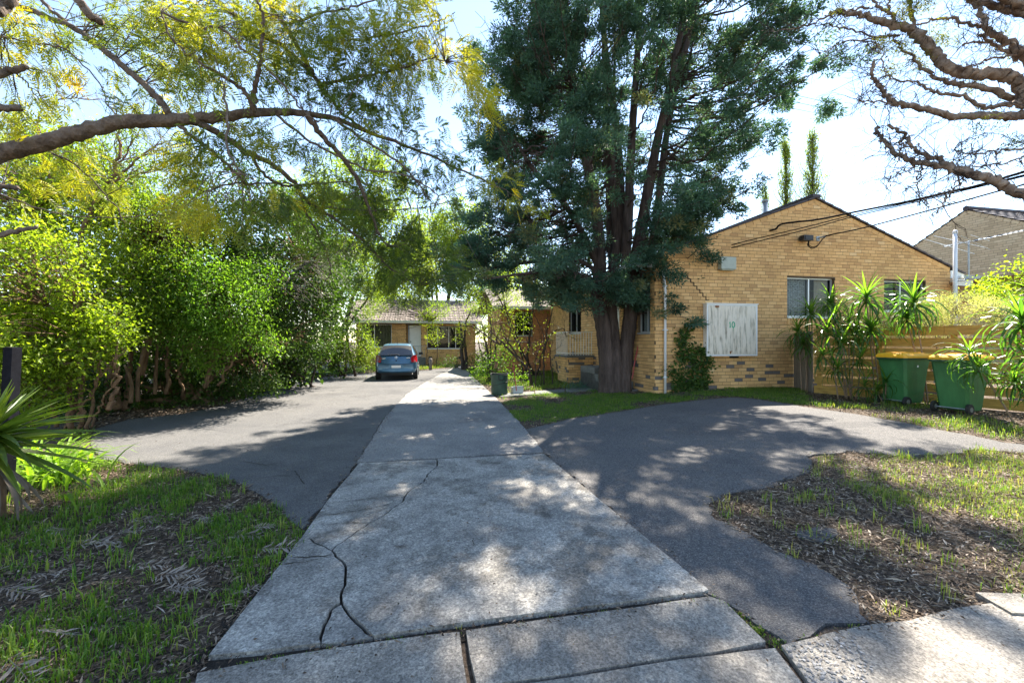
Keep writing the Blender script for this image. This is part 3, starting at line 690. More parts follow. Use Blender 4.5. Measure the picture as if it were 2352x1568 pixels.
# meter box
mb_o = np.array([1.48, -.012, 1.19]); MBL = C0 + np.array([mb_o[0] * .9815, mb_o[0] * .1914, 1.19]); MBW, MBH, MBD = 1.62, 1.46, .17
meter = thing('meter_box', 'white weathered timber meter box with a green 10', 'meter box', tuple(MBL), TH)
k = Geo(); k.box((0, -MBD, 0), (.045, -.014, MBH)); k.box((MBW - .045, -MBD, 0), (MBW, -.014, MBH)); k.box((.045, -MBD, 0), (MBW - .045, -.014, .045)); k.box((.045, -MBD, MBH - .045), (MBW - .045, -.014, MBH)); k.box((-.02, -MBD - .02, MBH), (MBW + .02, -.014, MBH + .022))
build('frame', k, M['white_paint'], meter, world=False)
nb = 10
for i in range(nb):
    a = .047 + i * (MBW - .094) / nb; b = .047 + (i + 1) * (MBW - .094) / nb
    k = Geo(); k.box((a + .0025, -MBD - .004 + RS.uniform(-.003, .003), .05), (b - .0025, -.03, MBH - .05)); build('board', k, M['boards'], meter, world=False)
tr = Geo(); tr.box((.047, -MBD - .002, .0505), (MBW - .047, -MBD + .01, .052)); 
num = Geo(); y = -MBD - .0095
def flat_stroke(geo, pts, w, y):
    p = np.array(pts); t = unit(np.gradient(p, axis=0)); nn = np.stack([-t[:, 1], t[:, 0]], 1); A = p + nn * w / 2; B = p - nn * w / 2; n = len(p); e = np.arange(n - 1)
    geo.add(np.vstack([np.column_stack([A[:, 0], np.full(n, y), A[:, 1]]), np.column_stack([B[:, 0], np.full(n, y), B[:, 1]])]), np.stack([e, n + e, n + e + 1, e + 1], -1))
flat_stroke(num, [(.70, .93), (.725, .96), (.728, .88), (.73, .81)], .032, y); flat_stroke(num, [(.70, .805), (.755, .81)], .018, y)
th = np.linspace(0, 2 * PI, 20); flat_stroke(num, np.stack([.83 + .042 * np.cos(th), .88 + .078 * np.sin(th)], 1), .03, y)
flat_stroke(num, [(.832, .80), (.83, .74), (.834, .71)], .006, y)
build('number', num, M['number_paint'], meter, world=False)
k = Geo(); k.box((.26, -MBD - .03, MBH - .10), (.36, -MBD - .008, MBH - .05)); k.box((.72, -MBD - .03, .07), (.745, -MBD - .008, .14)); k.box((.72, -MBD - .03, .12), (.785, -MBD - .008, .14)); build('latch', k, M['rust'], meter, world=False)
k = Geo(); k.box((MBW + .001, -MBD + .01, .1), (MBW + .006, -.02, .9)); build('metal_strip', k, M['grey_metal'], meter, world=False)

# --- orange brick wing farther along the drive, and the house at the end of it
wing = thing('brick_wing', 'orange brick unit half hidden behind bare shrubs', 'house', tuple(P(1150, 850, 21.6) * (1, 1, 0)), TH)
wo_ = Geo(); f1 = Frame((0, 0, 0), (1, 0, 0), (0, -1, 0)); WW = 3.4
ow = [(.75, 1.7, 1.9, 3.1)]; wall_poly(wo_, f1, [(0, 3.4), (WW, 3.4)], -.1, 0, WW, ow); f2 = Frame((0, 0, 0), (0, 1, 0), (-1, 0, 0)); wall_poly(wo_, f2, [(0, 3.4), (5, 3.4)], -.1, .003, 5, []); build('wall', wo_, M['mortar'], wing, world=False)
bricks_for(wing, [(f1, brick_layout(0, WW, -.03, lambda u: 3.38, ow)), (f2, brick_layout(0, 5, -.03, lambda u: 3.38, []))], M['brick_orange'], lambda b: float(np.clip(.5 + .2 * RS.normal(), 0, 1)), 120, key='wing', score=lambda f, b: b[0] + (20 if f is f2 else 0))
window(wing, f1, .75, 1.7, 1.9, 3.1, .07, (.5,), None)
k = Geo(); k.add([(-.5, -.5, 3.4), (WW + .5, -.5, 3.4), (WW + .5, 3, 4.7), (-.5, 3, 4.7), (-.5, -.5, 3.32), (WW + .5, -.5, 3.32), (WW + .5, 6.5, 3.4), (-.5, 6.5, 3.4)], [[0, 1, 2, 3], [0, 4, 5, 1], [3, 2, 6, 7]]); build('roof', k, M['tile'], wing, world=False)
k = Geo(); k.box((-.5, -.62, 3.24), (WW + .5, -.51, 3.38)); build('gutter', k, M['white_paint'], wing, world=False)

FO = P(818, 850, 27.0) * (1, 1, 0)
far = thing('end_house', 'low tan brick house with mossy tiled roof at the end of the drive', 'house', tuple(FO), TH)
def fu(x):                                          # along-wall coordinate of the far front wall seen at picture x
    t = (x - CX) / F; return (t * FO[1] - FO[0]) / (.9815 - .1914 * t)
ff = Frame((0, 0, 0), (1, 0, 0), (0, -1, 0)); FWD = fu(1092); FE = 2.78
uL0, uL1, uD0, uD1, uW0, uW1 = fu(831), fu(899.5), fu(933), fu(967.5), fu(981), fu(1061)
of = [(uL0, uL1, 1.24, 2.72), (uD0, uD1, .6, 2.70), (uW0, uW1, 1.12, 2.62)]
k = Geo(); wall_poly(k, ff, [(0, FE), (FWD, FE)], -.1, 0, FWD, of); build('wall', k, M['mortar'], far, world=False)
bricks_for(far, [(ff, brick_layout(0, FWD, -.05, lambda u: FE - .02, of))], M['brick'], lambda b: float(np.clip(.5 + .17 * RS.normal(), .2, 1)) if RS.uniform() > .06 or b[2] > .5 else .05, 300, key='far', score=lambda f, b: abs((b[0] + b[1]) / 2 - uD0))
window(far, ff, uL0, uL1, 1.24, 2.72, .07, (.42,), [(.0, .41, 'blind'), (.44, .99, 'blind')], mat='white_paint')
window(far, ff, uW0, uW1, 1.12, 2.62, .07, (.3, .62, .82), None, mat='white_paint', label='wide dark window right of the white door')
dr = Geo(); ff.box(dr, uD0 + .2, uD1 - .02, .62, 2.66, -.17, -.13); dor = build('door', dr, M['white_paint'], far, world=False)
k = Geo(); ff.box(k, uD0 + .26, uD0 + .31, 1.55, 1.62, -.13, -.09); build('handle', k, M['dark_metal'], dor, world=False)
k = Geo(); ff.box(k, uD0, uD1, .6, 2.7, -.34, -.31); ff.box(k, uD0 - .02, uD0, .6, 2.7, -.31, -.11); ff.box(k, uD1, uD1 + .02, .6, 2.7, -.31, -.11); build('door_recess', k, M['brick'], far, world=False)
k = Geo(); ff.box(k, uD0 + .12, uD0 + .18, .6, 2.7, -.2, -.1); build('door_frame', k, M['grey_metal'], far, world=False)
k = Geo(); ff.box(k, uD0 - .1, uD1 + .3, .0, .56, .015, .9); build('step', k, M['concrete_step'], far, world=False)
k = Geo(); k2 = []
for q_ in range(8):
    u = uD0 + .55 + q_ * .09; k.tube([ff.at(u, .56, .8), ff.at(u, 1.3, .8)], .008, 4)
k.tube([ff.at(uD0 + .5, 1.3, .8), ff.at(uD0 + 1.25, 1.3, .8)], .013, 5); build('railing', k, M['grey_metal'], far, world=False)
for u in (uW0 + .1, uW1 - .2):
    k = Geo(); ff.box(k, u, u + .24, .42, .6, .0, .015); build('air_vent', k, M['dark_metal'], far, world=False)
k = Geo(); ff.box(k, -.6, FWD + .4, FE + .02, FE + .17, .5, .62); build('gutter', k, M['white_paint'], far, world=False)
k = Geo(); ff.box(k, -.6, FWD + .4, FE, FE + .03, .02, .5); build('eave_lining', k, M['white_paint'], far, world=False)
RP = math.radians(23); RL = 4.6
k = Geo(); c_, s_ = math.cos(RP), math.sin(RP)
def rp(u, d, h=0): return np.array([u, -.58 + d * c_ - h * s_, FE + .14 + d * s_ + h * c_])
k.add([rp(-.6, 0), rp(FWD + .4, 0), rp(FWD + .4, RL), rp(-.6, RL), rp(FWD + .4, RL) + np.array([0, 4.4, -1.8]), rp(-.6, RL) + np.array([0, 4.4, -1.8])], [[0, 1, 2, 3], [3, 2, 4, 5]])
build('roof', k, M['tile'], far, world=False)
tg = Geo(); nx_ = 8; xx = np.linspace(-.16, .16, nx_); zz = .018 * np.cos(xx / .16 * PI * 1.5) + .02
V = np.vstack([np.column_stack([xx, np.zeros(nx_), zz + .035]), np.column_stack([xx, np.full(nx_, .38), zz + .0]), np.column_stack([xx, np.zeros(nx_), zz - .02])])
e = np.arange(nx_ - 1); tg.add(V, np.vstack([np.stack([e, e + 1, nx_ + e + 1, nx_ + e], -1), np.stack([2 * nx_ + e, 2 * nx_ + e + 1, e + 1, e], -1)]))
tm = meshdata('roof_tile', tg, M['tile']); rest = Geo(); cnt = 0
order = []
for r in range(int(RL / .34)):
    for c in range(int((FWD + 1.0) / .325)):
        u = -.6 + .16 + c * .325; order.append((abs(u - 3.2) + r * .12, r, u))
order.sort()
for _, r, u in order:
    o0 = rp(u, r * .34, .0)
    if cnt < 300:
        o = bpy.data.objects.new('roof_tile', tm); o.location = o0 + np.array([RS.uniform(-.01, .01), 0, RS.uniform(0, .012)]); o.rotation_euler = (RP + RS.uniform(-.02, .02), 0, RS.uniform(-.02, .02)); lnk(o, far); cnt += 1
    else:
        Vr = V.copy(); Vr = np.column_stack([Vr[:, 0], Vr[:, 1] * c_ - Vr[:, 2] * s_, Vr[:, 1] * s_ + Vr[:, 2] * c_]) + o0; rest.add(Vr, np.vstack([np.stack([e, e + 1, nx_ + e + 1, nx_ + e], -1), np.stack([2 * nx_ + e, 2 * nx_ + e + 1, e + 1, e], -1)]))
build('roof_tile', rest, M['tile'], far, world=False, kind='stuff')

# --- second gabled house to the right
A2 = np.array([18.5, 17.0, 0.0])
h2 = thing('neighbour_house', 'cream brick gabled house rising behind the television aerial', 'house', tuple(A2), TH)
f3 = Frame((0, 0, 0), (0, 1, 0), (-1, 0, 0)); AP, SLP = 6.93, math.tan(math.radians(29.5)); B0, B1 = -4.6, 4.2
tp = [(B0, AP + B0 * SLP), (0, AP), (B1, AP - B1 * SLP)]
k = Geo(); wall_poly(k, f3, tp, 4.12, B0, B1, [])
f4 = Frame((1.0, 0, 0), (0, 1, 0), (-1, 0, 0)); wall_poly(k, f4, [(B0, 4.1), (B1, 4.1)], 0, B0, B1, []); build('wall', k, M['mortar_pale'], h2, world=False)
f5 = Frame((0, -.2, 0), (1, 0, 0), (0, -1, 0))
bricks_for(h2, [(f3, brick_layout(B0, B1, 4.14, lambda u: np.interp(u, [p[0] for p in tp], [p[1] for p in tp]) - .1, [])), (f4, brick_layout(B0, B1, .0, lambda u: 4.08, []))], M['brick_pale'], lambda b: float(np.clip(.5 + .22 * RS.normal(), 0, 1)), 300, key='h2', score=lambda f, b: abs(b[0] + .4) + (20 if f is f4 else 0))
k = Geo(); k.box((0, B0, 4.09), (1.0, B1, 4.118)); build('soffit', k, M['brick_pale'], h2, world=False)
vb2 = [slope_mesh('rake_brick', .235, .11, -.014, .1, M['brick_pale'], t) for t in (.4, .6, .8)]
a2 = math.atan(SLP)
for sgn in (-1, 1):
    for q_ in range(17):
        d = (q_ + .5) * .255; yy = sgn * d * math.cos(a2); z_ = AP - d * math.sin(a2)
        o = bpy.data.objects.new('rake_brick', random.choice(vb2)); o.matrix_local = Matrix.Translation((0, yy, z_ - .06)) @ Matrix.Rotation(-PI / 2, 4, 'Z') @ Matrix.Rotation(-sgn * a2, 4, 'Y'); lnk(o, h2)
k = Geo()
for sgn in (-1, 1):
    Lr = 5.2; rows = 16
    for r in range(rows):
        d0, d1 = r * Lr / rows, (r + 1) * Lr / rows
        y0, y1 = sgn * d0 * math.cos(a2), sgn * d1 * math.cos(a2); z0_, z1_ = AP - d0 * math.sin(a2), AP - d1 * math.sin(a2)
        nc = 40; xs_ = np.linspace(-.05, 9, nc + 1)
        wv = .02 * (np.arange(nc + 1) % 2)
        V = np.vstack([np.column_stack([xs_, np.full(nc + 1, y0), z0_ + .03 + wv]), np.column_stack([xs_, np.full(nc + 1, y1), z1_ + .075 + wv]), np.column_stack([xs_, np.full(nc + 1, y1), z1_ + .01 + 0 * wv])])
        e = np.arange(nc); k.add(V, np.vstack([np.stack([e, e + 1, nc + 2 + e, nc + 1 + e], -1), np.stack([nc + 1 + e, nc + 2 + e, 2 * nc + 3 + e, 2 * nc + 2 + e], -1)]))
build('roof', k, M['tile_dark'], h2, world=False)
k = Geo(); k.tube([(-.06, 0, AP + .07), (9, 0, AP + .07)], .11, 8); build('ridge_cap', k, M['tile_dark'], h2, world=False)
k = Geo(); f4.box(k, .1, .9, 2.75, 3.3, .0, .015); build('wall_vent', k, M['brick_orange'], h2, world=False)


# ------------------------------------------------------------------ plant builders
def petiole_tubes(geo, nodes, targets, r0, r1, k=4, sag=.1, nodes_r=None, seg=5, pick=None):
    """thin curved branches from the nearest skeleton node to every target"""
    for t in targets:
        d = np.linalg.norm(nodes - t, axis=1)
        if pick: d = d + pick(nodes, t)
        i = int(np.argmin(d)); a = nodes[i]; m = (a + t) / 2 + RS.normal(size=3) * np.linalg.norm(t - a) * .09 + np.array([0, 0, sag * np.linalg.norm(t - a)])
        geo.tube(cat([a, m, t], max(2, seg // 2)), [r0, r1], k, cap=False)
def cluster_leaves(geo, C, axis, n, spread, L, Wd, tb, tv, up=(0, 0, 1), droop=.3, out=.6):
    """n leaves round every cluster centre C"""
    m = len(C); idx = np.repeat(np.arange(m), n); p = C[idx] + RS.normal(size=(m * n, 3)) * spread
    d = axis[idx] * out + rdir(m * n) + np.array([0, 0, -droop]); tb = np.broadcast_to(tb, (m,))
    geo.leaves(p, d, L * RS.uniform(.45, 1.35, m * n), Wd * RS.uniform(.55, 1.3, m * n), np.clip(tb[idx] + tv * RS.normal(size=m * n), 0, 1), up=up)
def blob_clusters(blobs, scale=1.0):
    C = []; A = []
    for (c, r, n) in blobs:
        c = np.array(c); r = np.array(r) * np.ones(3); d = rdir(int(n * 2.6 * scale)); k = RS.uniform(.55, 1.04, (len(d), 1)) ** .6
        k = k * (1 + .16 * noise(d * 2 + c, 1.6)[:, None])
        p = c + d * r * k; keep = (noise(p, 1.5) > -.42) & (p[:, 2] > .15) & (d[:, 1] < .75); p, d = p[keep][:n], d[keep][:n]
        C.append(p); A.append(unit(d / r))
    return np.vstack(C), np.vstack(A)
def shrub(name, label, cat_, base, blobs, leaf, lm, wm, nleaf=26, spread=.12, L=.08, Wd=.04, tb=.5, stems=None, nst=6, sr=(.05, .02), droop=.3, group=None, twigs=1, tv=.16):
    root = thing(name, label, cat_, tuple(base), group=group)
    C, A = blob_clusters(blobs)
    sk = Geo(); nodes = []
    cen = np.array([b[0] for b in blobs]); br = np.array([np.mean(np.array(b[1]) * np.ones(3)) for b in blobs])
    if stems is None:
        stems = []
        for k in range(nst):
            j = k % len(blobs); a = np.array(base) + np.array([RS.uniform(-.5, .5), RS.uniform(-.4, .4), 0]) * (.5 + .1 * nst); a[2] = float(g(a[0], a[1])) - .05
            t = cen[j] + rdir(1)[0] * br[j] * .5; m = (a + t) / 2 + np.array([RS.uniform(-.3, .3), RS.uniform(-.3, .3), .1]); stems.append(([a, m, t], sr[0] * RS.uniform(.6, 1.3)))
    for pts, r in stems:
        c = cat(pts, 7); c[1:-1] += RS.normal(size=(len(c) - 2, 3)) * .025; nodes.append(c[len(c) // 2:]); sk.tube(c, [r, r * .35], 6, rough=.08)
    nodes = np.vstack(nodes)
    if twigs:
        sel = C[RS.permutation(len(C))[:int(len(C) * twigs * .6)]]; petiole_tubes(sk, nodes, sel, sr[1] * .5, .004, 3)
    build('trunk', sk, wm, root, smooth=True)
    lg = Geo(); tbs = np.clip(tb + .18 * noise(C, .9) + .06 * RS.normal(size=len(C)), 0, 1)
    cluster_leaves(lg, C, A, nleaf, spread, L, Wd, tbs, tv, droop=droop)
    build('crown', lg, lm, root)
    return root
def B(x, y, Y, r, n): return (P(x, y, Y), r, n)
def gz(p): return np.array([p[0], p[1], float(g(p[0], p[1]))])

# ------------------------------------------------------------------ the conifer
cb = G(1412, 899); CYc = cb[1]
con = thing('conifer_tree', 'huge blue green conifer with many upright dark stems', 'tree', tuple(cb))
tk = Geo(); cnodes = []
def stem(pts, rad, k=12, rough=.07, n=8):
    c = cat([P(x, y, Y) for x, y, Y in pts], n); tk.tube(c, rad, k, rough=rough); cnodes.append(c)
Y0 = CYc
stem([(1398, 912, Y0), (1396, 880, Y0), (1393, 820, Y0), (1383, 740, Y0 - .05), (1372, 690, Y0 - .1), (1378, 610, Y0 - .1), (1374, 530, Y0), (1350, 380, Y0 - .2), (1322, 240, Y0), (1305, 90, Y0), (1296, -60, Y0), (1290, -250, Y0)], [.33, .27, .24, .22, .2, .19, .17, .15, .12, .1, .07, .03])
stem([(1428, 912, Y0), (1430, 880, Y0), (1436, 820, Y0 + .1), (1446, 740, Y0 + .05), (1454, 670, Y0), (1462, 600, Y0), (1474, 520, Y0 + .1), (1495, 400, Y0), (1515, 300, Y0), (1545, 170, Y0 - .1), (1570, 30, Y0), (1600, -200, Y0)], [.31, .26, .23, .21, .19, .2, .17, .15, .12, .1, .08, .03])
stem([(1412, 905, Y0 - .1), (1412, 850, Y0 - .05), (1409, 780, Y0 + .1), (1404, 700, Y0 + .2), (1412, 610, Y0 + .2), (1424, 500, Y0 + .3), (1420, 340, Y0 + .4), (1402, 200, Y0 + .3), (1385, 60, Y0), (1375, -150, Y0)], [.27, .23, .2, .17, .15, .15, .12, .1, .08, .03])
stem([(1440, 700, Y0 + .15), (1437, 620, Y0), (1442, 520, Y0 - .1), (1446, 430, Y0), (1452, 300, Y0 - .1), (1462, 160, Y0), (1470, 0, Y0), (1480, -250, Y0)], [.17, .15, .14, .12, .1, .08, .03])
stem([(1410, 640, Y0 + .3), (1403, 560, Y0 + .5), (1398, 400, Y0 + .6), (1392, 250, Y0 + .5), (1388, 100, Y0 + .5), (1400, -100, Y0)], [.13, .12, .1, .08, .03])
stem([(1452, 680, Y0), (1490, 600, Y0 + .3), (1510, 480, Y0 + .5), (1528, 330, Y0 + .6), (1552, 200, Y0 + .6), (1590, 50, Y0 + .7), (1610, -100, Y0 + .5)], [.14, .12, .1, .08, .03])
stem([(1380, 620, Y0), (1340, 540, Y0 - .4), (1290, 460, Y0 - .7), (1225, 390, Y0 - .9), (1190, 330, Y0 - 1)], [.11, .09, .07, .03], 8)
stem([(1418, 560, Y0 + .3), (1408, 450, Y0 + .2), (1410, 250, Y0 + .2), (1412, 90, Y0)], [.1, .08, .06, .03], 8)
stem([(1395, 660, Y0), (1350, 640, Y0 - .5), (1290, 622, Y0 - 1), (1210, 628, Y0 - 1.2), (1120, 640, Y0 - 1.4)], [.10, .08, .05, .02], 8)
stem([(1392, 640, Y0), (1330, 600, Y0 - .2), (1240, 600, Y0 - .2), (1150, 612, Y0), (1080, 630, Y0)], [.08, .06, .05, .02], 8)
build('trunk', tk, M['b_conifer'], con, smooth=True)
CN = np.vstack(cnodes); CN = CN[CN[:, 2] > 2.2]
axis_x = lambda z_: float(np.interp(z_, [2, 6, 11, 17], [P(1410, 0, Y0)[0], P(1430, 0, Y0)[0], P(1455, 0, Y0)[0], P(1440, 0, Y0)[0]]))
ZL = [2.4, 3.0, 4.0, 5.5, 7, 9, 11.5, 14, 16, 17.5]
RL_ = [1.5, 3.9, 4.6, 4.7, 4.7, 4.5, 4.1, 3.2, 2.0, .5]
RR_ = [1.0, 1.9, 2.4, 3.2, 4.6, 5.4, 5.2, 4.0, 2.4, .6]
RF_ = [.8, 1.4, 2.4, 3.0, 3.4, 3.6, 3.4, 2.8, 1.8, .5]
bg_geo = Geo(); puffs = []; pax = []
nb_ = 680
for k in range(nb_):
    z_ = float(np.interp(RS.uniform(), [0, .07, .78, 1], [2.7, 3.6, 12.2, 17])); ph = RS.uniform(0, 2 * PI) if RS.uniform() < .78 else RS.normal() * .55 + PI; cx, sy = math.cos(ph), math.sin(ph)
    rx = np.interp(z_, ZL, RR_ if cx > 0 else RL_); ry = np.interp(z_, ZL, RF_); R_ = 1 / math.sqrt((cx / rx) ** 2 + (sy / ry) ** 2)
    R_ *= RS.uniform(.72, 1.06) * (1 + .12 * math.sin(z_ * 2.4 + ph * 3))
    ax = axis_x(z_); end = np.array([ax + cx * R_, Y0 + sy * R_, z_])
    d = np.linalg.norm((CN - end) * np.array([1, 1, 1.0]), axis=1) + 3 * np.abs(CN[:, 2] - (z_ - .08 * R_)); a = CN[int(np.argmin(d))]
    m = (a + end) / 2 + np.array([0, 0, -.06 * R_ + RS.uniform(-.1, .1)]); tip = end + np.array([0, 0, .1 * R_])
    c = cat([a, m, tip], 7); c[1:-1] += RS.normal(size=(len(c) - 2, 3)) * .04; L_ = np.linalg.norm(end - a)
    bg_geo.tube(c, [.010 + .0065 * L_, .004], 5, cap=False)
    npf = int(3 + L_ * 1.6)
    for q_ in range(npf):
        t = RS.uniform(.30, 1.0) ** .62; b0 = c[min(len(c) - 1, int(t * (len(c) - 1)))]; off = RS.normal(size=3) * np.array([.38, .38, .2]) * (1.25 - t * .6)
        pt = b0 + off; puffs.append(pt); pax.append(unit(end - a) + np.array([0, 0, -.1])); 
        if RS.uniform() < .75: bg_geo.tube([b0, (b0 + pt) / 2 + RS.normal(size=3) * .03, pt], [.008, .003], 3, cap=False)
# hanging sprays near the meter box and low left, as seen in front of the wall
for (x, y, Yp, n) in ((1548, 695, Y0 - .9, 4), (1530, 715, Y0 - .8, 4), (1595, 735, Y0 - 1, 2), (1500, 640, Y0 - .6, 6), (1545, 640, Y0 - .7, 4), (1480, 700, Y0 - .5, 4), (1350, 700, Y0 - .8, 7), (1395, 680, Y0 - .7, 6), (1340, 650, Y0 - .8, 6), (1310, 690, Y0 - .7, 4), (1410, 640, Y0 - .7, 6), (1610, 590, Y0 - .4, 8), (1650, 560, Y0 - .3, 6), (1570, 600, Y0 - .5, 6), (1440, 600, Y0 - .8, 5), (1060, 655, Y0 - 1, 7), (1110, 640, Y0 - 1, 7), (1030, 620, Y0 - .8, 5), (1300, 620, Y0 - .9, 6), (1180, 600, Y0 - .6, 9), (1240, 640, Y0 - .7, 9), (1100, 600, Y0, 10), (1150, 650, Y0 - .5, 9), (1200, 560, Y0, 10), (1260, 600, Y0, 10), (1080, 560, Y0 + .5, 10), (1130, 580, Y0 + .8, 10), (1220, 660, Y0, 8), (1290, 670, Y0, 8), (1060, 620, Y0 + .4, 8), (1170, 620, Y0 + 1, 10), (1300, 590, Y0 + .5, 10), (1925, 240, Y0, 3), (1900, 250, Y0, 4), (1885, 262, Y0, 5)):
    c0 = P(x, y, Yp); a = CN[int(np.argmin(np.linalg.norm(CN - c0, axis=1)))]; bg_geo.tube(cat([a, (a + c0) / 2 + np.array([0, 0, .12]), c0], 4), [.02, .005], 4, cap=False)
    for q_ in range(n): puffs.append(c0 + RS.normal(size=3) * np.array([.16, .2, .1])); pax.append(unit(c0 - a))
build('branch', bg_geo, M['b_conifer'], con)
puffs = np.array(puffs); pax = np.array(pax)
keep = noise(puffs, 1.6) > -.34; puffs, pax = puffs[keep], pax[keep]
NP = len(puffs); nl = int(520000 / NP)
idx = np.repeat(np.arange(NP), nl); N_ = len(idx)
rad = RS.uniform(.12, .27, NP)[idx][:, None]; dd = rdir(N_); pos = puffs[idx] + dd * rad * RS.uniform(.15, 1.0, (N_, 1)) * np.array([1.25, 1.25, .75])
cg = Geo(); tb = np.clip(.42 + .2 * noise(puffs, .7) + .12 * RS.normal(size=NP), .02, .78)
tt = np.clip(tb[idx] + .10 * RS.normal(size=N_), 0, .8); brn = RS.uniform(size=NP) < .05; tt[brn[idx]] = np.clip(.9 + .08 * RS.normal(size=brn[idx].sum()), .8, 1)
dl = unit(dd * .8 + pax[idx] * .5 + RS.normal(size=(N_, 3)) * .3); sl_ = unit(np.cross(dl, rdir(N_))) * (RS.uniform(.026, .046, N_) / 2)[:, None]; m_ = pos + dl * .03
cg.add(np.stack([m_ - sl_, m_ + sl_, pos + dl * RS.uniform(.08, .14, N_)[:, None]], 1).reshape(-1, 3), np.arange(3 * N_).reshape(-1, 3), tt)
build('crown', cg, M['l_conifer'], con)
print('conifer leaves', N_)

# ------------------------------------------------------------------ overhanging silky oak
groot = thing('silky_oak_tree', 'overhanging silky oak limb with feathery yellow green fronds', 'tree', (-6.6, 3.9, 0))
def zq(x, y): return x * .46875, y * .46875
gk = Geo(); gn = []
def limb(zp, Ys, hw, k=8, rough=.05, geo=None, n=6):
    pts = []
    for i_, (x, y) in enumerate(zp):
        X_, Y_ = zq(x, y); Yd = np.interp(i_ / (len(zp) - 1), np.linspace(0, 1, len(Ys)), Ys); pts.append(P(X_, Y_, Yd))
    c = cat(pts, n); c[1:-1] += RS.normal(size=(len(c) - 2, 3)) * .008
    dmean = np.interp(np.linspace(0, 1, len(hw)), np.linspace(0, 1, len(Ys)), Ys)
    (geo or gk).tube(c, np.array(hw) * .46875 / F * dmean, k, rough=rough); gn.append(c); return c
trk = cat([(-6.7, 3.9, -.1), (-6.5, 3.95, 1.5), (-6.35, 4.0, 2.6), (-6.5, 4.1, 4.2), (-6.0, 4.2, 6.5), (-5.2, 4.6, 8.2)], 6); gk.tube(trk, [.3, .25, .22, .2, .14, .06], 10, rough=.06)
c0 = P(*zq(0, 750), 4.3); gk.tube(cat([(-6.4, 4.0, 2.3), (c0[0] - .5, 4.15, c0[2] - .32), c0], 5), [.17, .13, .09], 10, rough=.06)
limb([(-10, 753), (150, 715), (300, 675), (420, 640), (560, 605), (700, 595), (860, 590), (1000, 580), (1200, 560), (1350, 550), (1500, 555), (1650, 590), (1900, 680), (2100, 760), (2352, 880), (2480, 930)], [4.3, 4.4, 4.6, 5.0, 5.6, 6.4], [40, 37, 34, 32, 29, 24, 18, 13, 8, 5, 3], 12, .07)
limb([(60, 20), (200, 70), (380, 150), (520, 260), (650, 360), (760, 470), (830, 560)], [4.9, 4.55], [12, 14, 16])
limb([(170, -20), (300, 90), (380, 150)], [5, 4.8], [8, 9])
limb([(970, 600), (1080, 660), (1200, 740), (1320, 800), (1430, 880), (1500, 980), (1650, 1080), (1800, 1200), (1900, 1300), (2050, 1400)], [4.7, 5.5, 6.3], [17, 14, 11, 8, 5, 3])
limb([(1500, 555), (1560, 640), (1620, 710), (1700, 800), (1760, 900), (1800, 1000), (1850, 1130), (1900, 1210)], [4.85, 5.4, 6.0], [15, 12, 10, 7, 4])
limb([(870, 610), (960, 680), (1060, 760), (1150, 840), (1200, 900)], [4.6, 5], [10, 8, 5])
limb([(1240, 545), (1220, 480), (1150, 410), (1050, 350), (980, 310), (850, 200), (790, 60)], [4.7, 4.2], [13, 9, 6, 4])
limb([(1240, 540), (1245, 440), (1270, 330), (1285, 200), (1290, 100), (1260, 0)], [4.75, 4.3], [16, 11, 8, 8, 5])
limb([(1020, -30), (1150, 80), (1250, 150), (1400, 240), (1500, 330), (1570, 420), (1640, 510), (1680, 560), (1800, 640)], [5.2, 5.6, 6], [12, 12, 10, 8, 5])
limb([(1280, -20), (1370, 90), (1430, 180), (1500, 300), (1540, 370)], [5.3, 5.6], [12, 11, 9])
limb([(790, 60), (950, 130), (1100, 150), (1200, 250), (1300, 330), (1400, 430), (1470, 530), (1560, 600)], [4.2, 4.8], [6, 5, 4])
limb([(1560, 420), (1800, 370), (1950, 340), (2100, 290), (2180, 300)], [5.6, 5.2], [7, 5, 2])
limb([(1420, 120), (1600, 60), (1750, 30), (1900, -20)], [5.3, 5.0], [6, 3])
limb([(1700, 200), (1900, 170), (2100, 120), (2180, 90), (2230, 60)], [5.4, 5.3], [4, 4, 2], 5)
limb([(1100, 430), (1115, 600), (1120, 740), (1180, 850)], [4.3, 4.1], [5, 6, 4], 6)
limb([(1230, 760), (1290, 850), (1370, 900), (1480, 905), (1700, 890)], [5.2, 5.5], [9, 6, 3])
limb([(990, 940), (1150, 900), (1350, 900), (1480, 905)], [5.0, 5.4], [4, 4], 6)
limb([(1460, 920), (1500, 1040), (1560, 1150), (1620, 1307), (1600, 1380)], [5.5, 5.8], [7, 5, 2])
limb([(1350, 560), (1500, 680), (1650, 760), (1800, 830), (2000, 860), (2150, 960)], [4.8, 5.6], [7, 5, 3])
limb([(1650, 590), (1800, 700), (1950, 790), (2050, 900), (2120, 1000)], [5.0, 5.8], [7, 5, 2])
limb([(1530, 1010), (1800, 1030), (2050, 1020), (2200, 990)], [5.7, 6.2], [4, 3, 2], 5)
limb([(-20, 365), (60, 345), (130, 330)], [4.2, 4.3], [18, 16, 13]); limb([(-20, 535), (110, 530)], [4.1, 4.2], [18, 15]); limb([(-20, 915), (90, 918)], [4.2, 4.3], [14, 11]); limb([(-20, 1155), (90, 1135), (180, 1108)], [4.3, 4.4], [15, 8])
limb([(370, -20), (430, 60), (495, 110)], [4, 4.1], [18, 20, 17]); limb([(-30, 60), (10, 20), (60, -30)], [3.8, 3.9], [34, 34, 30])
limb([(0, 180), (150, 210), (330, 250), (480, 400), (520, 510)], [4.4, 4.6], [5, 4, 2], 5); limb([(0, 950), (180, 1020), (400, 1060), (700, 1060), (830, 1055)], [4.5, 4.7], [4, 3, 2], 5); limb([(240, 740), (400, 830), (540, 980), (620, 1090)], [4.6, 4.8], [5, 4, 2], 5)
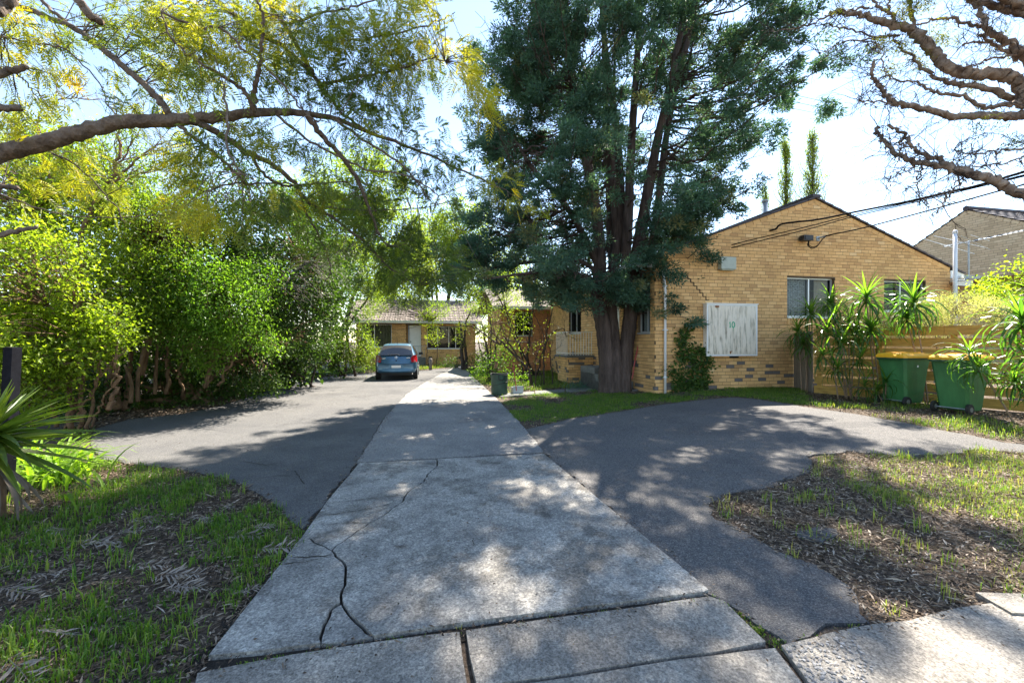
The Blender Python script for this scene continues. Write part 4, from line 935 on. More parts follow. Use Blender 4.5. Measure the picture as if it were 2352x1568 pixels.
limb([(60, 350), (120, 400), (190, 490)], [4.3, 4.3], [4, 2], 4)
GN = np.vstack(gn)
# frond centres: (x, y) in the 1800x1000 close-up, spread, depth, count, tint
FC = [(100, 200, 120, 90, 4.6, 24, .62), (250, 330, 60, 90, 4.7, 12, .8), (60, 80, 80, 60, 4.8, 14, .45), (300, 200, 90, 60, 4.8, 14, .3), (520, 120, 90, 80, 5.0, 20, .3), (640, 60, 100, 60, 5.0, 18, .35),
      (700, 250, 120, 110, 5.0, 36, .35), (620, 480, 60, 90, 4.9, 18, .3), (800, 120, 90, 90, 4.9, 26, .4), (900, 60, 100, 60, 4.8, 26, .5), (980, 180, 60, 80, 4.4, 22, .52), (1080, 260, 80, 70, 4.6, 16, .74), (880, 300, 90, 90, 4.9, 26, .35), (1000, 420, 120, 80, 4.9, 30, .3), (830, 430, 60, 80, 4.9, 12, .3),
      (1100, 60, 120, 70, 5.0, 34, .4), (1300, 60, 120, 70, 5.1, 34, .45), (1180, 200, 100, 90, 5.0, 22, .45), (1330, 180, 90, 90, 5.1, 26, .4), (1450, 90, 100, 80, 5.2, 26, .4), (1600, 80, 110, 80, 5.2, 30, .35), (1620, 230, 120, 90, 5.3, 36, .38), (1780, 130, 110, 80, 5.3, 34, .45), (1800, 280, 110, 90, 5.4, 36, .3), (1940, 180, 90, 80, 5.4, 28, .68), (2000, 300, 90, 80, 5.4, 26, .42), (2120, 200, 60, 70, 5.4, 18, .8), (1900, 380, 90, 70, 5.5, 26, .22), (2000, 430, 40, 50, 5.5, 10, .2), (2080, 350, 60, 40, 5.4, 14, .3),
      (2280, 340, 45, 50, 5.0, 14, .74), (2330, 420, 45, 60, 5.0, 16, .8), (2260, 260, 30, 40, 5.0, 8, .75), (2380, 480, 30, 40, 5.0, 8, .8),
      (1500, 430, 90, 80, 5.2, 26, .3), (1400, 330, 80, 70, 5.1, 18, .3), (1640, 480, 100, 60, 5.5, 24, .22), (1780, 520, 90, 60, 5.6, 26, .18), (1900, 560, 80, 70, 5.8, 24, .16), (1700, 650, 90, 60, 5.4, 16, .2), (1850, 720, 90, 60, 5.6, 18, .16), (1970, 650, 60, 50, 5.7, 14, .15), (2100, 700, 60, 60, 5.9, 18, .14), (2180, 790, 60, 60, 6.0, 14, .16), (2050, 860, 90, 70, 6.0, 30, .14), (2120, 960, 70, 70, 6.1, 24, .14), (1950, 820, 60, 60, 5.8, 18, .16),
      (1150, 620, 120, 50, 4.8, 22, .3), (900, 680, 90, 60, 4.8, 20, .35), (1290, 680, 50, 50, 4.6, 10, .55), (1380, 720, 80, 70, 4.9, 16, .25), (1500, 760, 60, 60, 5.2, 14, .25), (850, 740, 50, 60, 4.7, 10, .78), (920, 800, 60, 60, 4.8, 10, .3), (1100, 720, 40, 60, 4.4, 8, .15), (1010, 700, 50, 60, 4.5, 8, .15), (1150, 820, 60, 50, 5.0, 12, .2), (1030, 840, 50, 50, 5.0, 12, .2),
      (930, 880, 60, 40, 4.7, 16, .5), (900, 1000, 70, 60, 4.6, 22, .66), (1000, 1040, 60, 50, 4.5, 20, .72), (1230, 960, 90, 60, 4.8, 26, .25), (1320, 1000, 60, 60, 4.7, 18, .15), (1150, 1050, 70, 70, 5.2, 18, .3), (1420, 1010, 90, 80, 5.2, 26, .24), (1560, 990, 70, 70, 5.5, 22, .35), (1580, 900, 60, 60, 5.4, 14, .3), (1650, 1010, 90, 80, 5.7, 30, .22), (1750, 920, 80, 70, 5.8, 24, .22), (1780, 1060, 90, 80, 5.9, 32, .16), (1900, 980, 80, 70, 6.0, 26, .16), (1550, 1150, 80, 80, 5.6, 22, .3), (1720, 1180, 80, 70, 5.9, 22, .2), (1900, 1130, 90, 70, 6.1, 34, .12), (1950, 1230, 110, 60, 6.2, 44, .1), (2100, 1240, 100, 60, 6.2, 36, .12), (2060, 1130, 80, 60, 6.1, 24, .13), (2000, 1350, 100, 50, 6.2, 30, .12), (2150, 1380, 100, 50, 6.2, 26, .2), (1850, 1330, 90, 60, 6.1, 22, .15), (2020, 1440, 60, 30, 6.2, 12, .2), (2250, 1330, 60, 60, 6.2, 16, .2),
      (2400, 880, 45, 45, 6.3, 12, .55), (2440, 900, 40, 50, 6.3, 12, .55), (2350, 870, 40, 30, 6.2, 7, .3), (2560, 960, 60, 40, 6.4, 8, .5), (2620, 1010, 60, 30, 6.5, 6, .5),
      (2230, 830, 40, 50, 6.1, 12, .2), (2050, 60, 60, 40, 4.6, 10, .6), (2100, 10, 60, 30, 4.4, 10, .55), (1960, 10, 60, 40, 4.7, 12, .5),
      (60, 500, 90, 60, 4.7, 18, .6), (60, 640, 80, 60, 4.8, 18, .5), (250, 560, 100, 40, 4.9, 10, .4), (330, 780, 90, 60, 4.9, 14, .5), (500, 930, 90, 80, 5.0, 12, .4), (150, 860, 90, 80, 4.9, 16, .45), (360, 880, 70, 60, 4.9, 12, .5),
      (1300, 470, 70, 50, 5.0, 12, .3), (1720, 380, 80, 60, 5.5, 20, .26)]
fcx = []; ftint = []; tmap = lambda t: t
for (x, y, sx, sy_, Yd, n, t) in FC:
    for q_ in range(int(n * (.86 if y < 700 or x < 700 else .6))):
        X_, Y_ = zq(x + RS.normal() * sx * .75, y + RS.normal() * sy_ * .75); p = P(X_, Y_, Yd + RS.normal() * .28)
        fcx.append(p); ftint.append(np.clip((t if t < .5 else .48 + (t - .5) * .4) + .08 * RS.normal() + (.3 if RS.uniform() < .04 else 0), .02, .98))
# off-frame canopy above and left of the camera's view, which shades the lawn
for q_ in range(280):
    p = np.array([RS.uniform(-8, -1.5), RS.uniform(3.2, 6.4), RS.uniform(6.2, 8.4)]); fcx.append(p); ftint.append(.35)
for (x0_, y0_, z0_) in ((-6, 4.2, 6.4), (-4, 4.6, 7.2), (-3, 5.4, 7.4), (-5, 5.2, 7.6), (-2.5, 4.0, 7.0)):
    c = cat([trk[-8], ((trk[-8] + np.array([x0_, y0_, z0_])) / 2) + np.array([0, 0, .3]), (x0_, y0_, z0_)], 6); gk.tube(c, [.09, .03], 6); GN = np.vstack([GN, c])
build('trunk', gk, M['b_grev'], groot, smooth=True)
fcx = np.array(fcx); ftint = np.array(ftint)
tw = Geo()
petiole_tubes(tw, GN, fcx[RS.permutation(len(fcx))[:850]], .006, .0025, 3, sag=.12, seg=6)
build('twigs', tw, M['b_grev'], groot)
def fronds(geo, p, d, L, tnt, npair=8, lw=.095, up=None, droop=.35, ll=.34, jt=0.0):
    """feathery divided leaves: narrow leaflets in pairs along a drooping midrib"""
    n = len(p); d = unit(d); s_ = unit(np.cross(d, (rdir(n) if up is None else unit(np.broadcast_to(up, (n, 3)) + .35 * RS.normal(size=(n, 3)))))); nn = np.cross(s_, d); L = np.broadcast_to(L, (n,))
    P0, D0, LL, TT = [], [], [], []
    for j in range(npair + 1):
        t = .12 + .88 * j / npair; c = p + d * (L * t)[:, None] - np.array([0, 0, 1.0]) * (L * droop * t * t)[:, None]
        tang = unit(d - np.array([0, 0, 1.0]) * (2 * droop * t)); l = L * ll * math.sin(PI * (.18 + .72 * t)) * RS.uniform(.8, 1.15, n)
        for sg in ((-1, 1) if j < npair else (0,)):
            P0.append(c); D0.append(tang * .72 + s_ * sg * .75 + nn * .1 + jt * RS.normal(size=(n, 3))); LL.append(l); TT.append(tnt)
    P0, D0, LL, TT = np.vstack(P0), np.vstack(D0), np.concatenate(LL), np.concatenate(TT)
    geo.leaves(P0, D0, LL, LL * lw * 2.1, np.clip(TT + .03 * RS.normal(size=len(TT)), 0, 1), fold=.05, up=np.repeat(nn[None], 2 * npair + 1, 0).reshape(-1, 3), wp=.5)
    geo.leaves(p, d - np.array([0, 0, droop * .9]), L, .006, np.clip(tnt - .1, 0, 1), fold=0)
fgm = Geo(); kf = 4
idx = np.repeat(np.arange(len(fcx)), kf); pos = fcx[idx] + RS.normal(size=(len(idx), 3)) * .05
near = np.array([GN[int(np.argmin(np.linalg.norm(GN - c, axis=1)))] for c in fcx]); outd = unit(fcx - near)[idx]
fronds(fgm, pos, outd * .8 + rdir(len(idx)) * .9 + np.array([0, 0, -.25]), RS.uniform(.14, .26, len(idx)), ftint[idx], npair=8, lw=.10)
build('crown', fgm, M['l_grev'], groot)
print('fronds', len(idx))

# ------------------------------------------------------------------ paperbark at the right
mroot = thing('paperbark_tree', 'gnarled paperbark branches, mostly bare, reaching in from the right', 'tree', (7.15, 3.85, float(g(7.15, 3.85))))
mk = Geo(); mn = []; mtips = []
MS = .74
def Pm(x, y, Y_): return P(x, y, Y_ * MS)
def zm(x, y): return 1776.25 + x * .3126, y * .3126
def mlimb(zp, Ys, hw, k=8, tw_=True):
    pts = [Pm(*zm(x, y), np.interp(i_ / (len(zp) - 1), np.linspace(0, 1, len(Ys)), Ys)) for i_, (x, y) in enumerate(zp)]
    c = cat(pts, 6); c[1:-1] += RS.normal(size=(len(c) - 2, 3)) * .009; dm = np.mean(Ys) * MS
    mk.tube(c, np.array(hw) * .3126 / F * dm * .9, k, rough=.22); mn.append(c); return c
mlimb([(2100, 820), (1842, 850), (1700, 855), (1550, 850), (1400, 855), (1250, 845), (1100, 800), (980, 775), (880, 755), (820, 700), (770, 620), (720, 540), (735, 450)], [6, 5.8, 5.6], [36, 30, 27, 24, 20, 18, 14, 10], 10)
mlimb([(2050, 900), (1900, 760), (1820, 640), (1770, 575), (1650, 545), (1480, 545), (1380, 530), (1250, 480), (1200, 400), (1100, 300), (1020, 220), (900, 190), (780, 150), (650, 110), (520, 90), (410, 90)], [6, 6.2, 6.5], [50, 46, 42, 40, 38, 36, 38, 30, 24, 18, 12], 12)
mlimb([(1950, 800), (1842, 760), (1700, 700), (1550, 650), (1400, 620), (1250, 600), (1130, 520), (1020, 420), (930, 340), (880, 290)], [6.1, 6.3], [28, 24, 20, 14, 10, 7])
mlimb([(2000, 560), (1842, 420), (1760, 330), (1650, 260), (1560, 200), (1545, 120), (1480, 40), (1400, -40)], [6, 6.2], [34, 30, 24, 18, 12])
mlimb([(1560, 200), (1450, 180), (1320, 140), (1200, 140), (1080, 180), (1000, 200)], [6.1, 6.4], [13, 10, 5])
mlimb([(2000, 180), (1842, 110), (1700, 60), (1550, 20), (1400, -30)], [5.6, 5.8], [32, 28, 24]); mlimb([(2000, 80), (1842, 40), (1700, -10), (1600, -50)], [5.6, 5.6], [30, 26])
mlimb([(910, 180), (860, 100), (780, 60), (720, 0), (650, -40)], [6.4, 6.5], [13, 8]); mlimb([(1020, 210), (1015, 100), (990, 0), (970, -60)], [6.4, 6.4], [13, 12]); mlimb([(890, 160), (850, 60), (860, -30)], [6.4, 6.3], [9, 8])
mlimb([(1800, 440), (1740, 400), (1640, 340), (1550, 270), (1520, 265)], [6.1, 6.1], [16, 12, 9]); mlimb([(1600, 310), (1500, 310), (1400, 322)], [6.1, 6.1], [9, 6])
mlimb([(1842, 400), (1740, 410), (1600, 430), (1500, 470), (1400, 500)], [6, 6.1], [9, 7, 5])
mlimb([(1842, 790), (1700, 760), (1550, 790), (1400, 700), (1250, 690), (1130, 650), (1040, 605), (900, 590), (820, 520), (790, 400), (740, 310)], [5.9, 6.1], [20, 14, 10, 6, 4])
mlimb([(700, 60), (560, 80), (480, 100)], [6.5, 6.5], [9, 8]); mlimb([(930, 260), (760, 270), (620, 230), (480, 200), (360, 180)], [6.4, 6.5], [9, 6, 3], 6); mlimb([(900, 260), (700, 290), (540, 300), (430, 350), (340, 400)], [6.4, 6.5], [8, 5, 2], 6); mlimb([(430, 110), (250, 190), (80, 220), (-60, 230)], [6.5, 6.7], [8, 5, 2], 6)
mlimb([(880, 760), (760, 745), (640, 745), (615, 730)], [5.6, 5.6], [7, 4], 6)
low = mlimb([(2150, 1600), (2000, 1520), (1842, 1430), (1700, 1360), (1560, 1310), (1430, 1270), (1300, 1240), (1150, 1210), (1000, 1180), (900, 1120), (830, 1050), (770, 980), (760, 930)], [4.6, 4.9, 5.2], [44, 40, 34, 30, 22, 18, 15, 11], 10)
mlimb([(1480, 1280), (1330, 1230), (1250, 1180), (1100, 1130), (1010, 1060), (960, 990), (840, 920)], [4.9, 5], [20, 17, 14, 10])
mlimb([(1090, 1210), (1080, 1300), (1050, 1380), (1100, 1460), (1140, 1540)], [5, 5], [7, 5, 2], 6); mlimb([(1400, 1300), (1300, 1420), (1200, 1568)], [4.9, 4.8], [7, 5], 6); mlimb([(1350, 1270), (1340, 1360), (1280, 1460)], [5, 5], [5, 3], 5); mlimb([(945, 1010), (930, 1080), (890, 1180)], [5, 5], [9, 4], 6)
mlimb([(2000, 1110), (1842, 1150), (1700, 1190), (1560, 1220), (1430, 1230)], [5.4, 5.1], [8, 6, 4], 6); mlimb([(2000, 1060), (1842, 1090), (1650, 1110), (1450, 1130), (1330, 1100)], [5.4, 5.2], [9, 7, 3], 6); mlimb([(1060, 1225), (900, 1290), (835, 1350)], [5, 5], [5, 2], 5)
# trunk and root limbs outside the frame
tA = cat([(7.2, 3.85, -.05), (6.95, 3.9, 1.3), (6.5, 3.9, 2.2), Pm(*zm(2150, 1600), 4.6)], 5); mk.tube(tA, [.26, .21, .15, .07], 12, rough=.1)
for e_, r_ in ((Pm(*zm(2100, 820), 6), .12), (Pm(*zm(2050, 900), 6), .15), (Pm(*zm(1950, 800), 6.1), .1), (Pm(*zm(2000, 560), 6), .12), (Pm(*zm(2000, 180), 5.6), .12), (Pm(*zm(2000, 80), 5.6), .1), (Pm(*zm(2000, 1060), 5.4), .05), (Pm(*zm(2000, 1110), 5.4), .05)):
    mk.tube(cat([(6.85, 3.9, 1.5), np.array(e_) * .5 + np.array([6.9, 4.0, 2.3]) * .5, e_], 5), [.15, r_ * .74], 8, rough=.1)
build('trunk', mk, M['b_mel'], mroot, smooth=True)
MN = np.vstack(mn); MN = MN[MN[:, 0] / MN[:, 1] < 1.3]
tw = Geo(); tips = []
def twig(p, d, L, r, depth):
    n = 4; pts = [p]
    for i_ in range(n): d = unit(d + RS.normal(size=3) * .28 + np.array([0, 0, -.02])); pts.append(pts[-1] + d * L / n)
    tw.tube(pts, [r, r * .45], 3, cap=False); tips.append(pts[-1])
    if depth:
        for _ in range(RS.integers(2, 4)):
            i_ = RS.integers(1, n + 1); twig(pts[i_], unit(d + rdir(1)[0] * .8), L * RS.uniform(.45, .7), r * .55, depth - 1)
sel = MN[RS.permutation(len(MN))[:380]]
for p in sel: twig(p, unit(rdir(1)[0] + np.array([-.6, 0, .1])), RS.uniform(.14, .38), .004, 2)
for (x, y, n, s_) in ((480, 140, 10, 60), (330, 180, 9, 60), (150, 200, 8, 60), (560, 350, 9, 40), (650, 400, 10, 50), (620, 520, 7, 40), (650, 730, 6, 30), (1450, 600, 8, 60), (1300, 560, 8, 60), (1380, 1090, 10, 60), (1520, 1090, 9, 60), (1100, 1480, 6, 30), (950, 470, 8, 40), (1380, 420, 9, 80), (1600, 100, 8, 60)):
    for q_ in range(n): 
        c_ = Pm(*zm(x + RS.normal() * s_, y + RS.normal() * s_), 5.1 if y > 900 else 6.3); a = MN[int(np.argmin(np.linalg.norm(MN - c_, axis=1)))]; tw.tube(cat([a, (a + c_) / 2 + rdir(1)[0] * .05, c_], 2), [.0045, .0022], 3, cap=False); twig(c_, unit(c_ - a + rdir(1)[0] * .3), .22, .0026, 1)
build('twigs', tw, M['b_dark'], mroot)
fl_ = Geo(); qf = MN[RS.integers(0, len(MN), 1500)] + RS.normal(size=(1500, 3)) * .022
fl_.leaves(qf, RS.normal(size=(1500, 3)) * .5 + np.array([.3, 0, -.7]), RS.uniform(.015, .065, 1500), RS.uniform(.006, .018, 1500), RS.uniform(0, 1, 1500))
build('peeling_bark', fl_, M['b_mel'], mroot)
lf = Geo(); LC = []
for (x, y, sx, sy_, n) in ((950, 110, 40, 45, 12), (1050, 60, 50, 40, 16), (1100, 40, 40, 30, 8), (1250, 270, 70, 60, 22), (760, 330, 40, 20, 12), (930, 350, 60, 30, 14), (1090, 470, 35, 40, 12), (870, 520, 30, 40, 9), (1440, 640, 30, 20, 6), (1760, 1030, 40, 20, 8), (1720, 400, 40, 40, 8), (1530, 940, 60, 40, 7), (1700, 320, 60, 80, 8), (470, 50, 20, 20, 3)):
    for q_ in range(n): LC.append(Pm(*zm(x + RS.normal() * sx * .8, y + RS.normal() * sy_ * .8), 5.2 if y > 900 else 6.25))
LC = np.array(LC); tw2 = Geo()
cluster_leaves(lf, LC, np.tile((0, 0, .5), (len(LC), 1)), 26, .038, .041, .0085, .55, .22, droop=0)
# off-frame foliage: shade for the footpath corner
OC = np.stack([RS.uniform(3.0, 6, 26), RS.uniform(5.6, 7.4, 26), RS.uniform(7.2, 9, 26)], 1); cluster_leaves(lf, OC, rdir(26), 60, .16, .07, .016, .4, .2, droop=0)
for e_ in ((5, 6, 7.8), (4.2, 6.4, 8)): tw2.tube(cat([(6.85, 3.9, 2), (6.8, 4.4, 5), e_], 5), [.1, .02], 5)
build('branch', tw2, M['b_mel'], mroot)
build('crown', lf, M['l_mel'], mroot)

# ------------------------------------------------------------------ hedge trees on the left
def stemset(lst, Yb):
    out = []
    for pts, r in lst: out.append(([P(x, y, Yb + (dy[0] if dy else 0)) for x, y, *dy in pts], r))
    return out
shrub('shrub', 'round leaved yellow green shrub at far left behind the black post', 'shrub', gz(P(120, 960, 7.1)),
      [B(70, 640, 7.0, (1.1, .9, .8), 210), B(130, 770, 7.0, (.95, .8, .62), 190), B(20, 780, 6.9, (.8, .7, .7), 130), B(60, 880, 6.9, (.7, .6, .42), 90), B(190, 700, 7.4, (.7, .7, .6), 110), B(225, 770, 7.2, (.35, .4, .3), 30)],
      None, M['l_shrub'], M['b_shrub'], 24, .14, .075, .046, .6,
      stems=stemset([([(165, 985), (160, 900), (150, 800), (110, 700)], .05), ([(190, 975), (185, 880), (180, 800), (170, 700)], .04), ([(200, 985), (215, 900), (235, 830), (240, 760)], .03), ([(180, 985), (195, 930), (230, 870), (290, 800)], .025), ([(130, 980), (110, 880), (60, 760)], .035), ([(185, 980), (170, 920), (130, 850), (90, 800)], .028), ([(250, 940), (262, 900), (270, 840), (268, 760)], .045), ([(80, 980), (60, 900), (20, 800)], .03), ([(150, 985), (180, 930), (200, 840), (250, 800)], .02), ([(210, 980), (235, 920), (262, 880), (280, 800)], .02)], 7.3))
shrub('tree', 'tall light green pointed leaf tree rising behind the round leaved shrub', 'tree', gz(P(230, 930, 9.4)),
      [B(90, 400, 9.6, (1.5, 1.2, 1.0), 200), B(230, 385, 9.4, (1.3, 1.1, .9), 180), B(0, 440, 9.2, (1.2, 1, 1.0), 110), B(90, 470, 9.4, (1.7, 1.2, 1.3), 260), B(230, 460, 9.2, (1.4, 1.2, 1.3), 260), B(330, 540, 9.0, (1.2, 1.1, 1.1), 230), B(210, 600, 9.0, (1.5, 1.1, 1.2), 300), B(330, 660, 8.8, (1.0, .9, .8), 190), B(20, 560, 9.3, (1.3, 1, 1.4), 180), B(270, 740, 8.8, (.8, .7, .5), 90), B(400, 470, 9.6, (.9, .9, .8), 120), B(380, 730, 8.6, (.5, .5, .35), 40)],
      None, M['l_tall'], M['b_shrub'], 22, .16, .085, .035, .55, droop=.45,
      stems=stemset([([(262, 940), (250, 850), (250, 700), (240, 520)], .09), ([(290, 940), (295, 850), (320, 720), (340, 560)], .06), ([(240, 940), (215, 800), (150, 640), (90, 480)], .07)], 9.3))
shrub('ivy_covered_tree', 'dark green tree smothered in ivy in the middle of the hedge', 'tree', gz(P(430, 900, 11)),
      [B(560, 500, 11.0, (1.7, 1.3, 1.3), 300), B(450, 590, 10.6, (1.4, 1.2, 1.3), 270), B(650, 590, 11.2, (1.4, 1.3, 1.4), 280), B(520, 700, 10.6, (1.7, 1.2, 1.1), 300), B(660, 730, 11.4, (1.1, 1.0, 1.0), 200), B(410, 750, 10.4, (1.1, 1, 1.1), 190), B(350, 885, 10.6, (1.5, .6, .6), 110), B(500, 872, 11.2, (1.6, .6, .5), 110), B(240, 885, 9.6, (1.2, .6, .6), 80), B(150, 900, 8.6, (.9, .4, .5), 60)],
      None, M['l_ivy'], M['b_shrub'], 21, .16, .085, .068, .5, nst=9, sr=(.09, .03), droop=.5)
shrub('bright_tree', 'bright green drooping tree in front of the ivy', 'tree', gz(P(470, 890, 9.4)),
      [B(450, 640, 9.2, (.95, .8, .6), 150), B(520, 700, 9.1, (.9, .8, .65), 170), B(565, 780, 9.2, (.62, .6, .42), 90), B(470, 770, 9.0, (.6, .6, .35), 70), B(590, 650, 9.6, (.6, .6, .5), 80), B(460, 835, 9.2, (.3, .3, .22), 22), B(395, 690, 9.1, (.5, .5, .4), 50)],
      None, M['l_bright'], M['b_shrub'], 26, .14, .075, .034, .55, droop=.7,
      stems=stemset([([(382, 905), (384, 850), (388, 800), (420, 700)], .05), ([(470, 890), (490, 820), (520, 750), (530, 690)], .05), ([(500, 885), (530, 830), (570, 770)], .035), ([(420, 900), (412, 850), (420, 800), (440, 740)], .03)], 9.8))
shrub('shrub', 'dark mixed shrub beside the far end of the parking area', 'shrub', gz(P(680, 860, 14.5)),
      [B(700, 640, 14.5, (1.5, 1.3, 1.6), 260), B(740, 740, 14.5, (1.2, 1.1, 1.2), 200), B(640, 790, 13.6, (1.2, 1.0, .8), 150), B(760, 570, 16, (1.4, 1.2, 1.3), 180)],
      None, M['l_ivy'], M['b_dark'], 16, .17, .11, .07, .62, nst=8)
shrub('shrub', 'sunlit bush with small leaves left of the parked car', 'shrub', gz(P(800, 850, 19)),
      [B(800, 690, 19, (1.4, 1.3, 1.5), 230), B(800, 790, 18.6, (1.1, 1.0, .8), 190), B(750, 810, 18, (.9, .9, .6), 110), B(840, 815, 18.4, (.6, .7, .5), 90), B(790, 600, 20, (1.3, 1.2, 1.2), 160)],
      None, M['l_back'], M['b_dark'], 16, .17, .09, .05, .5, nst=6)
# row of darker trees behind the hedge, closing the view
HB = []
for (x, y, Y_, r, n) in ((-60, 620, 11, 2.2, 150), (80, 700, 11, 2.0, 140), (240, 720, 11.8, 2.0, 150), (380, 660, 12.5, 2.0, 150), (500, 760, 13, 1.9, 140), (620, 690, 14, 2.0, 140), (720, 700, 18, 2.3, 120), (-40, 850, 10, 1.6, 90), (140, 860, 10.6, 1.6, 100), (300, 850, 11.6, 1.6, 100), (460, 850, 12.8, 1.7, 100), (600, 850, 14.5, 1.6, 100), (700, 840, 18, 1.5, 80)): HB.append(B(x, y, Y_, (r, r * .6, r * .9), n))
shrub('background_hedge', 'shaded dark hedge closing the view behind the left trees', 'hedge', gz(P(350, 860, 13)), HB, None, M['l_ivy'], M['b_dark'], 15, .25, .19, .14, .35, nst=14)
shrub('tree', 'loose yellow green tree above the hedge left of the conifer', 'tree', gz(P(735, 840, 24)),
      [B(830, 430, 24, (2.4, 2, 2.0), 260), B(760, 520, 24, (2.2, 2, 1.8), 200), B(890, 520, 24, (2.2, 2, 1.9), 220), B(830, 610, 24, (2.8, 2, 1.8), 240), B(930, 610, 25, (1.7, 1.5, 1.5), 120), B(700, 460, 26, (1.9, 1.5, 1.5), 110)],
      None, M['l_back'], M['b_dark'], 34, .3, .16, .09, .55, nst=6, sr=(.14, .05))
shrub('tree', 'golden green tree behind the roof of the end house', 'tree', gz(P(1010, 840, 36)),
      [B(1000, 600, 36, (3.2, 2, 2.6), 240), B(1060, 520, 37, (2.6, 2, 2.2), 160), B(920, 660, 36, (2.6, 2, 1.8), 160), B(1100, 620, 36, (3.2, 2, 2.6), 220), B(1180, 680, 35, (2.8, 2, 2), 160), B(870, 620, 36, (2.4, 2, 2), 110), B(1010, 560, 40, (2.4, 2, 3.4), 90)],
      None, M['l_back'], M['b_dark'], 34, .42, .23, .13, .66, nst=7, sr=(.2, .06))
shrub('tree', 'leafy tree behind the bare shrubs beside the orange brick unit', 'tree', gz(P(1210, 850, 19.5)),
      [B(1200, 640, 19.5, (1.8, 1.1, 1.1), 170), B(1120, 670, 20.5, (1.5, 1, 1.0), 140), B(1270, 660, 19.5, (1.4, 1, .9), 110), B(1160, 730, 19, (1.2, .8, .6), 50)],
      None, M['l_back'], M['b_dark'], 14, .2, .10, .05, .5, nst=4, sr=(.06, .03))
# pale creeping bush beside the end house's right side
shrub('shrub', 'leafy climber at the right end of the end house gutter', 'shrub', gz(P(1000, 842, 25)),
      [B(985, 730, 25, (.6, .5, .5), 40), B(995, 770, 25, (.35, .4, .4), 20), B(930, 684, 27.0, (1.8, .8, .45), 70), B(850, 700, 26.0, (1.0, .6, .6), 60), B(1010, 710, 25.2, (.8, .6, .5), 50)], None, M['l_shrub'], M['b_dark'], 16, .16, .09, .06, .6, nst=2, sr=(.03, .02))

shrub('shrub', 'sunny green shrub filling the gap between end house and orange unit', 'shrub', gz(P(1105, 840, 29)), [B(1105, 790, 29, (1.3, .8, 1.3), 90), B(1090, 740, 30, (1.2, .8, 1.0), 70), B(1120, 730, 30, (1.2, .8, 1.2), 70)], None, M['l_back'], M['b_dark'], 24, .22, .14, .09, .5, nst=4, sr=(.05, .02))
# bare grey-brown dead tree against the sky
dt = thing('dead_tree', 'bare brown dead tree fanned against the sky above the hedge', 'tree', tuple(gz(P(205, 900, 8.4))))
k = Geo()
def btwig(geo, p, d, L, r, depth, up=.05, spread=.7, nb=(2, 4)):
    n = 5; pts = [p]
    for i_ in range(n): d = unit(d + RS.normal(size=3) * .16 + np.array([0, 0, up])); pts.append(pts[-1] + d * L / n)
    geo.tube(pts, [r, r * .55], 4 if r > .006 else 3, cap=False)
    if depth:
        for _ in range(RS.integers(*nb)):
            i_ = RS.integers(2, n + 1); btwig(geo, pts[i_], unit(d + rdir(1)[0] * spread), L * RS.uniform(.5, .8), r * .55, depth - 1, up, spread, nb)
for pts, r in (([(190, 900), (185, 560), (225, 460), (260, 400), (275, 340), (268, 285)], .05), ([(225, 460), (270, 410), (320, 360), (370, 330)], .03), ([(255, 410), (290, 350), (320, 300)], .02), ([(120, 420), (85, 290), (110, 250), (150, 225), (190, 228)], .02), ([(240, 450), (320, 400), (400, 385)], .018)):
    c = cat([P(x, y, 8.3) for x, y in pts], 6); c[1:-1] += RS.normal(size=(len(c) - 2, 3)) * .02; k.tube(c, [r, r * .35], 6)
    for i_ in range(len(c) // 3, len(c), 2): btwig(k, c[i_], unit(np.array([.5, RS.normal() * .4, .5]) + rdir(1)[0] * .5), RS.uniform(.35, .7), .01, 2)
build('trunk', k, M['b_shrub'], dt)
k = Geo()
for (x, y) in ((640, 640), (660, 620), (690, 600), (600, 650)):
    for _ in range(4): btwig(k, P(x, y, 10.2), unit(np.array([1, RS.normal() * .3, -.15]) + rdir(1)[0] * .4), .8, .012, 2, -.03)
single('dead_branch', k, M['dead_frond'], 'pale leafless branch poking out of the ivy at its right side', 'branch', tuple(P(620, 640, 10.3)))

# trunk pieces glimpsed under the hedge
k = Geo()
for pts, r, Y_ in (([(262, 940), (258, 880), (262, 820), (250, 770)], .13, 9), ([(322, 860), (330, 830), (338, 790), (362, 762), (385, 750)], .08, 9.2), ([(300, 925), (302, 880), (288, 840)], .04, 8.8), ([(316, 922), (318, 860), (335, 800)], .04, 8.9), ([(356, 905), (358, 850), (362, 790)], .04, 9.4)):
    k.tube(cat([P(x, y, Y_) for x, y in pts], 6), [r, r * .7], 8, rough=.1)
single('leaning_tree', k, M['b_shrub'], 'leaning reddish brown trunks in the shade under the hedge', 'tree', tuple(gz(P(300, 925, 9))), smooth=True)

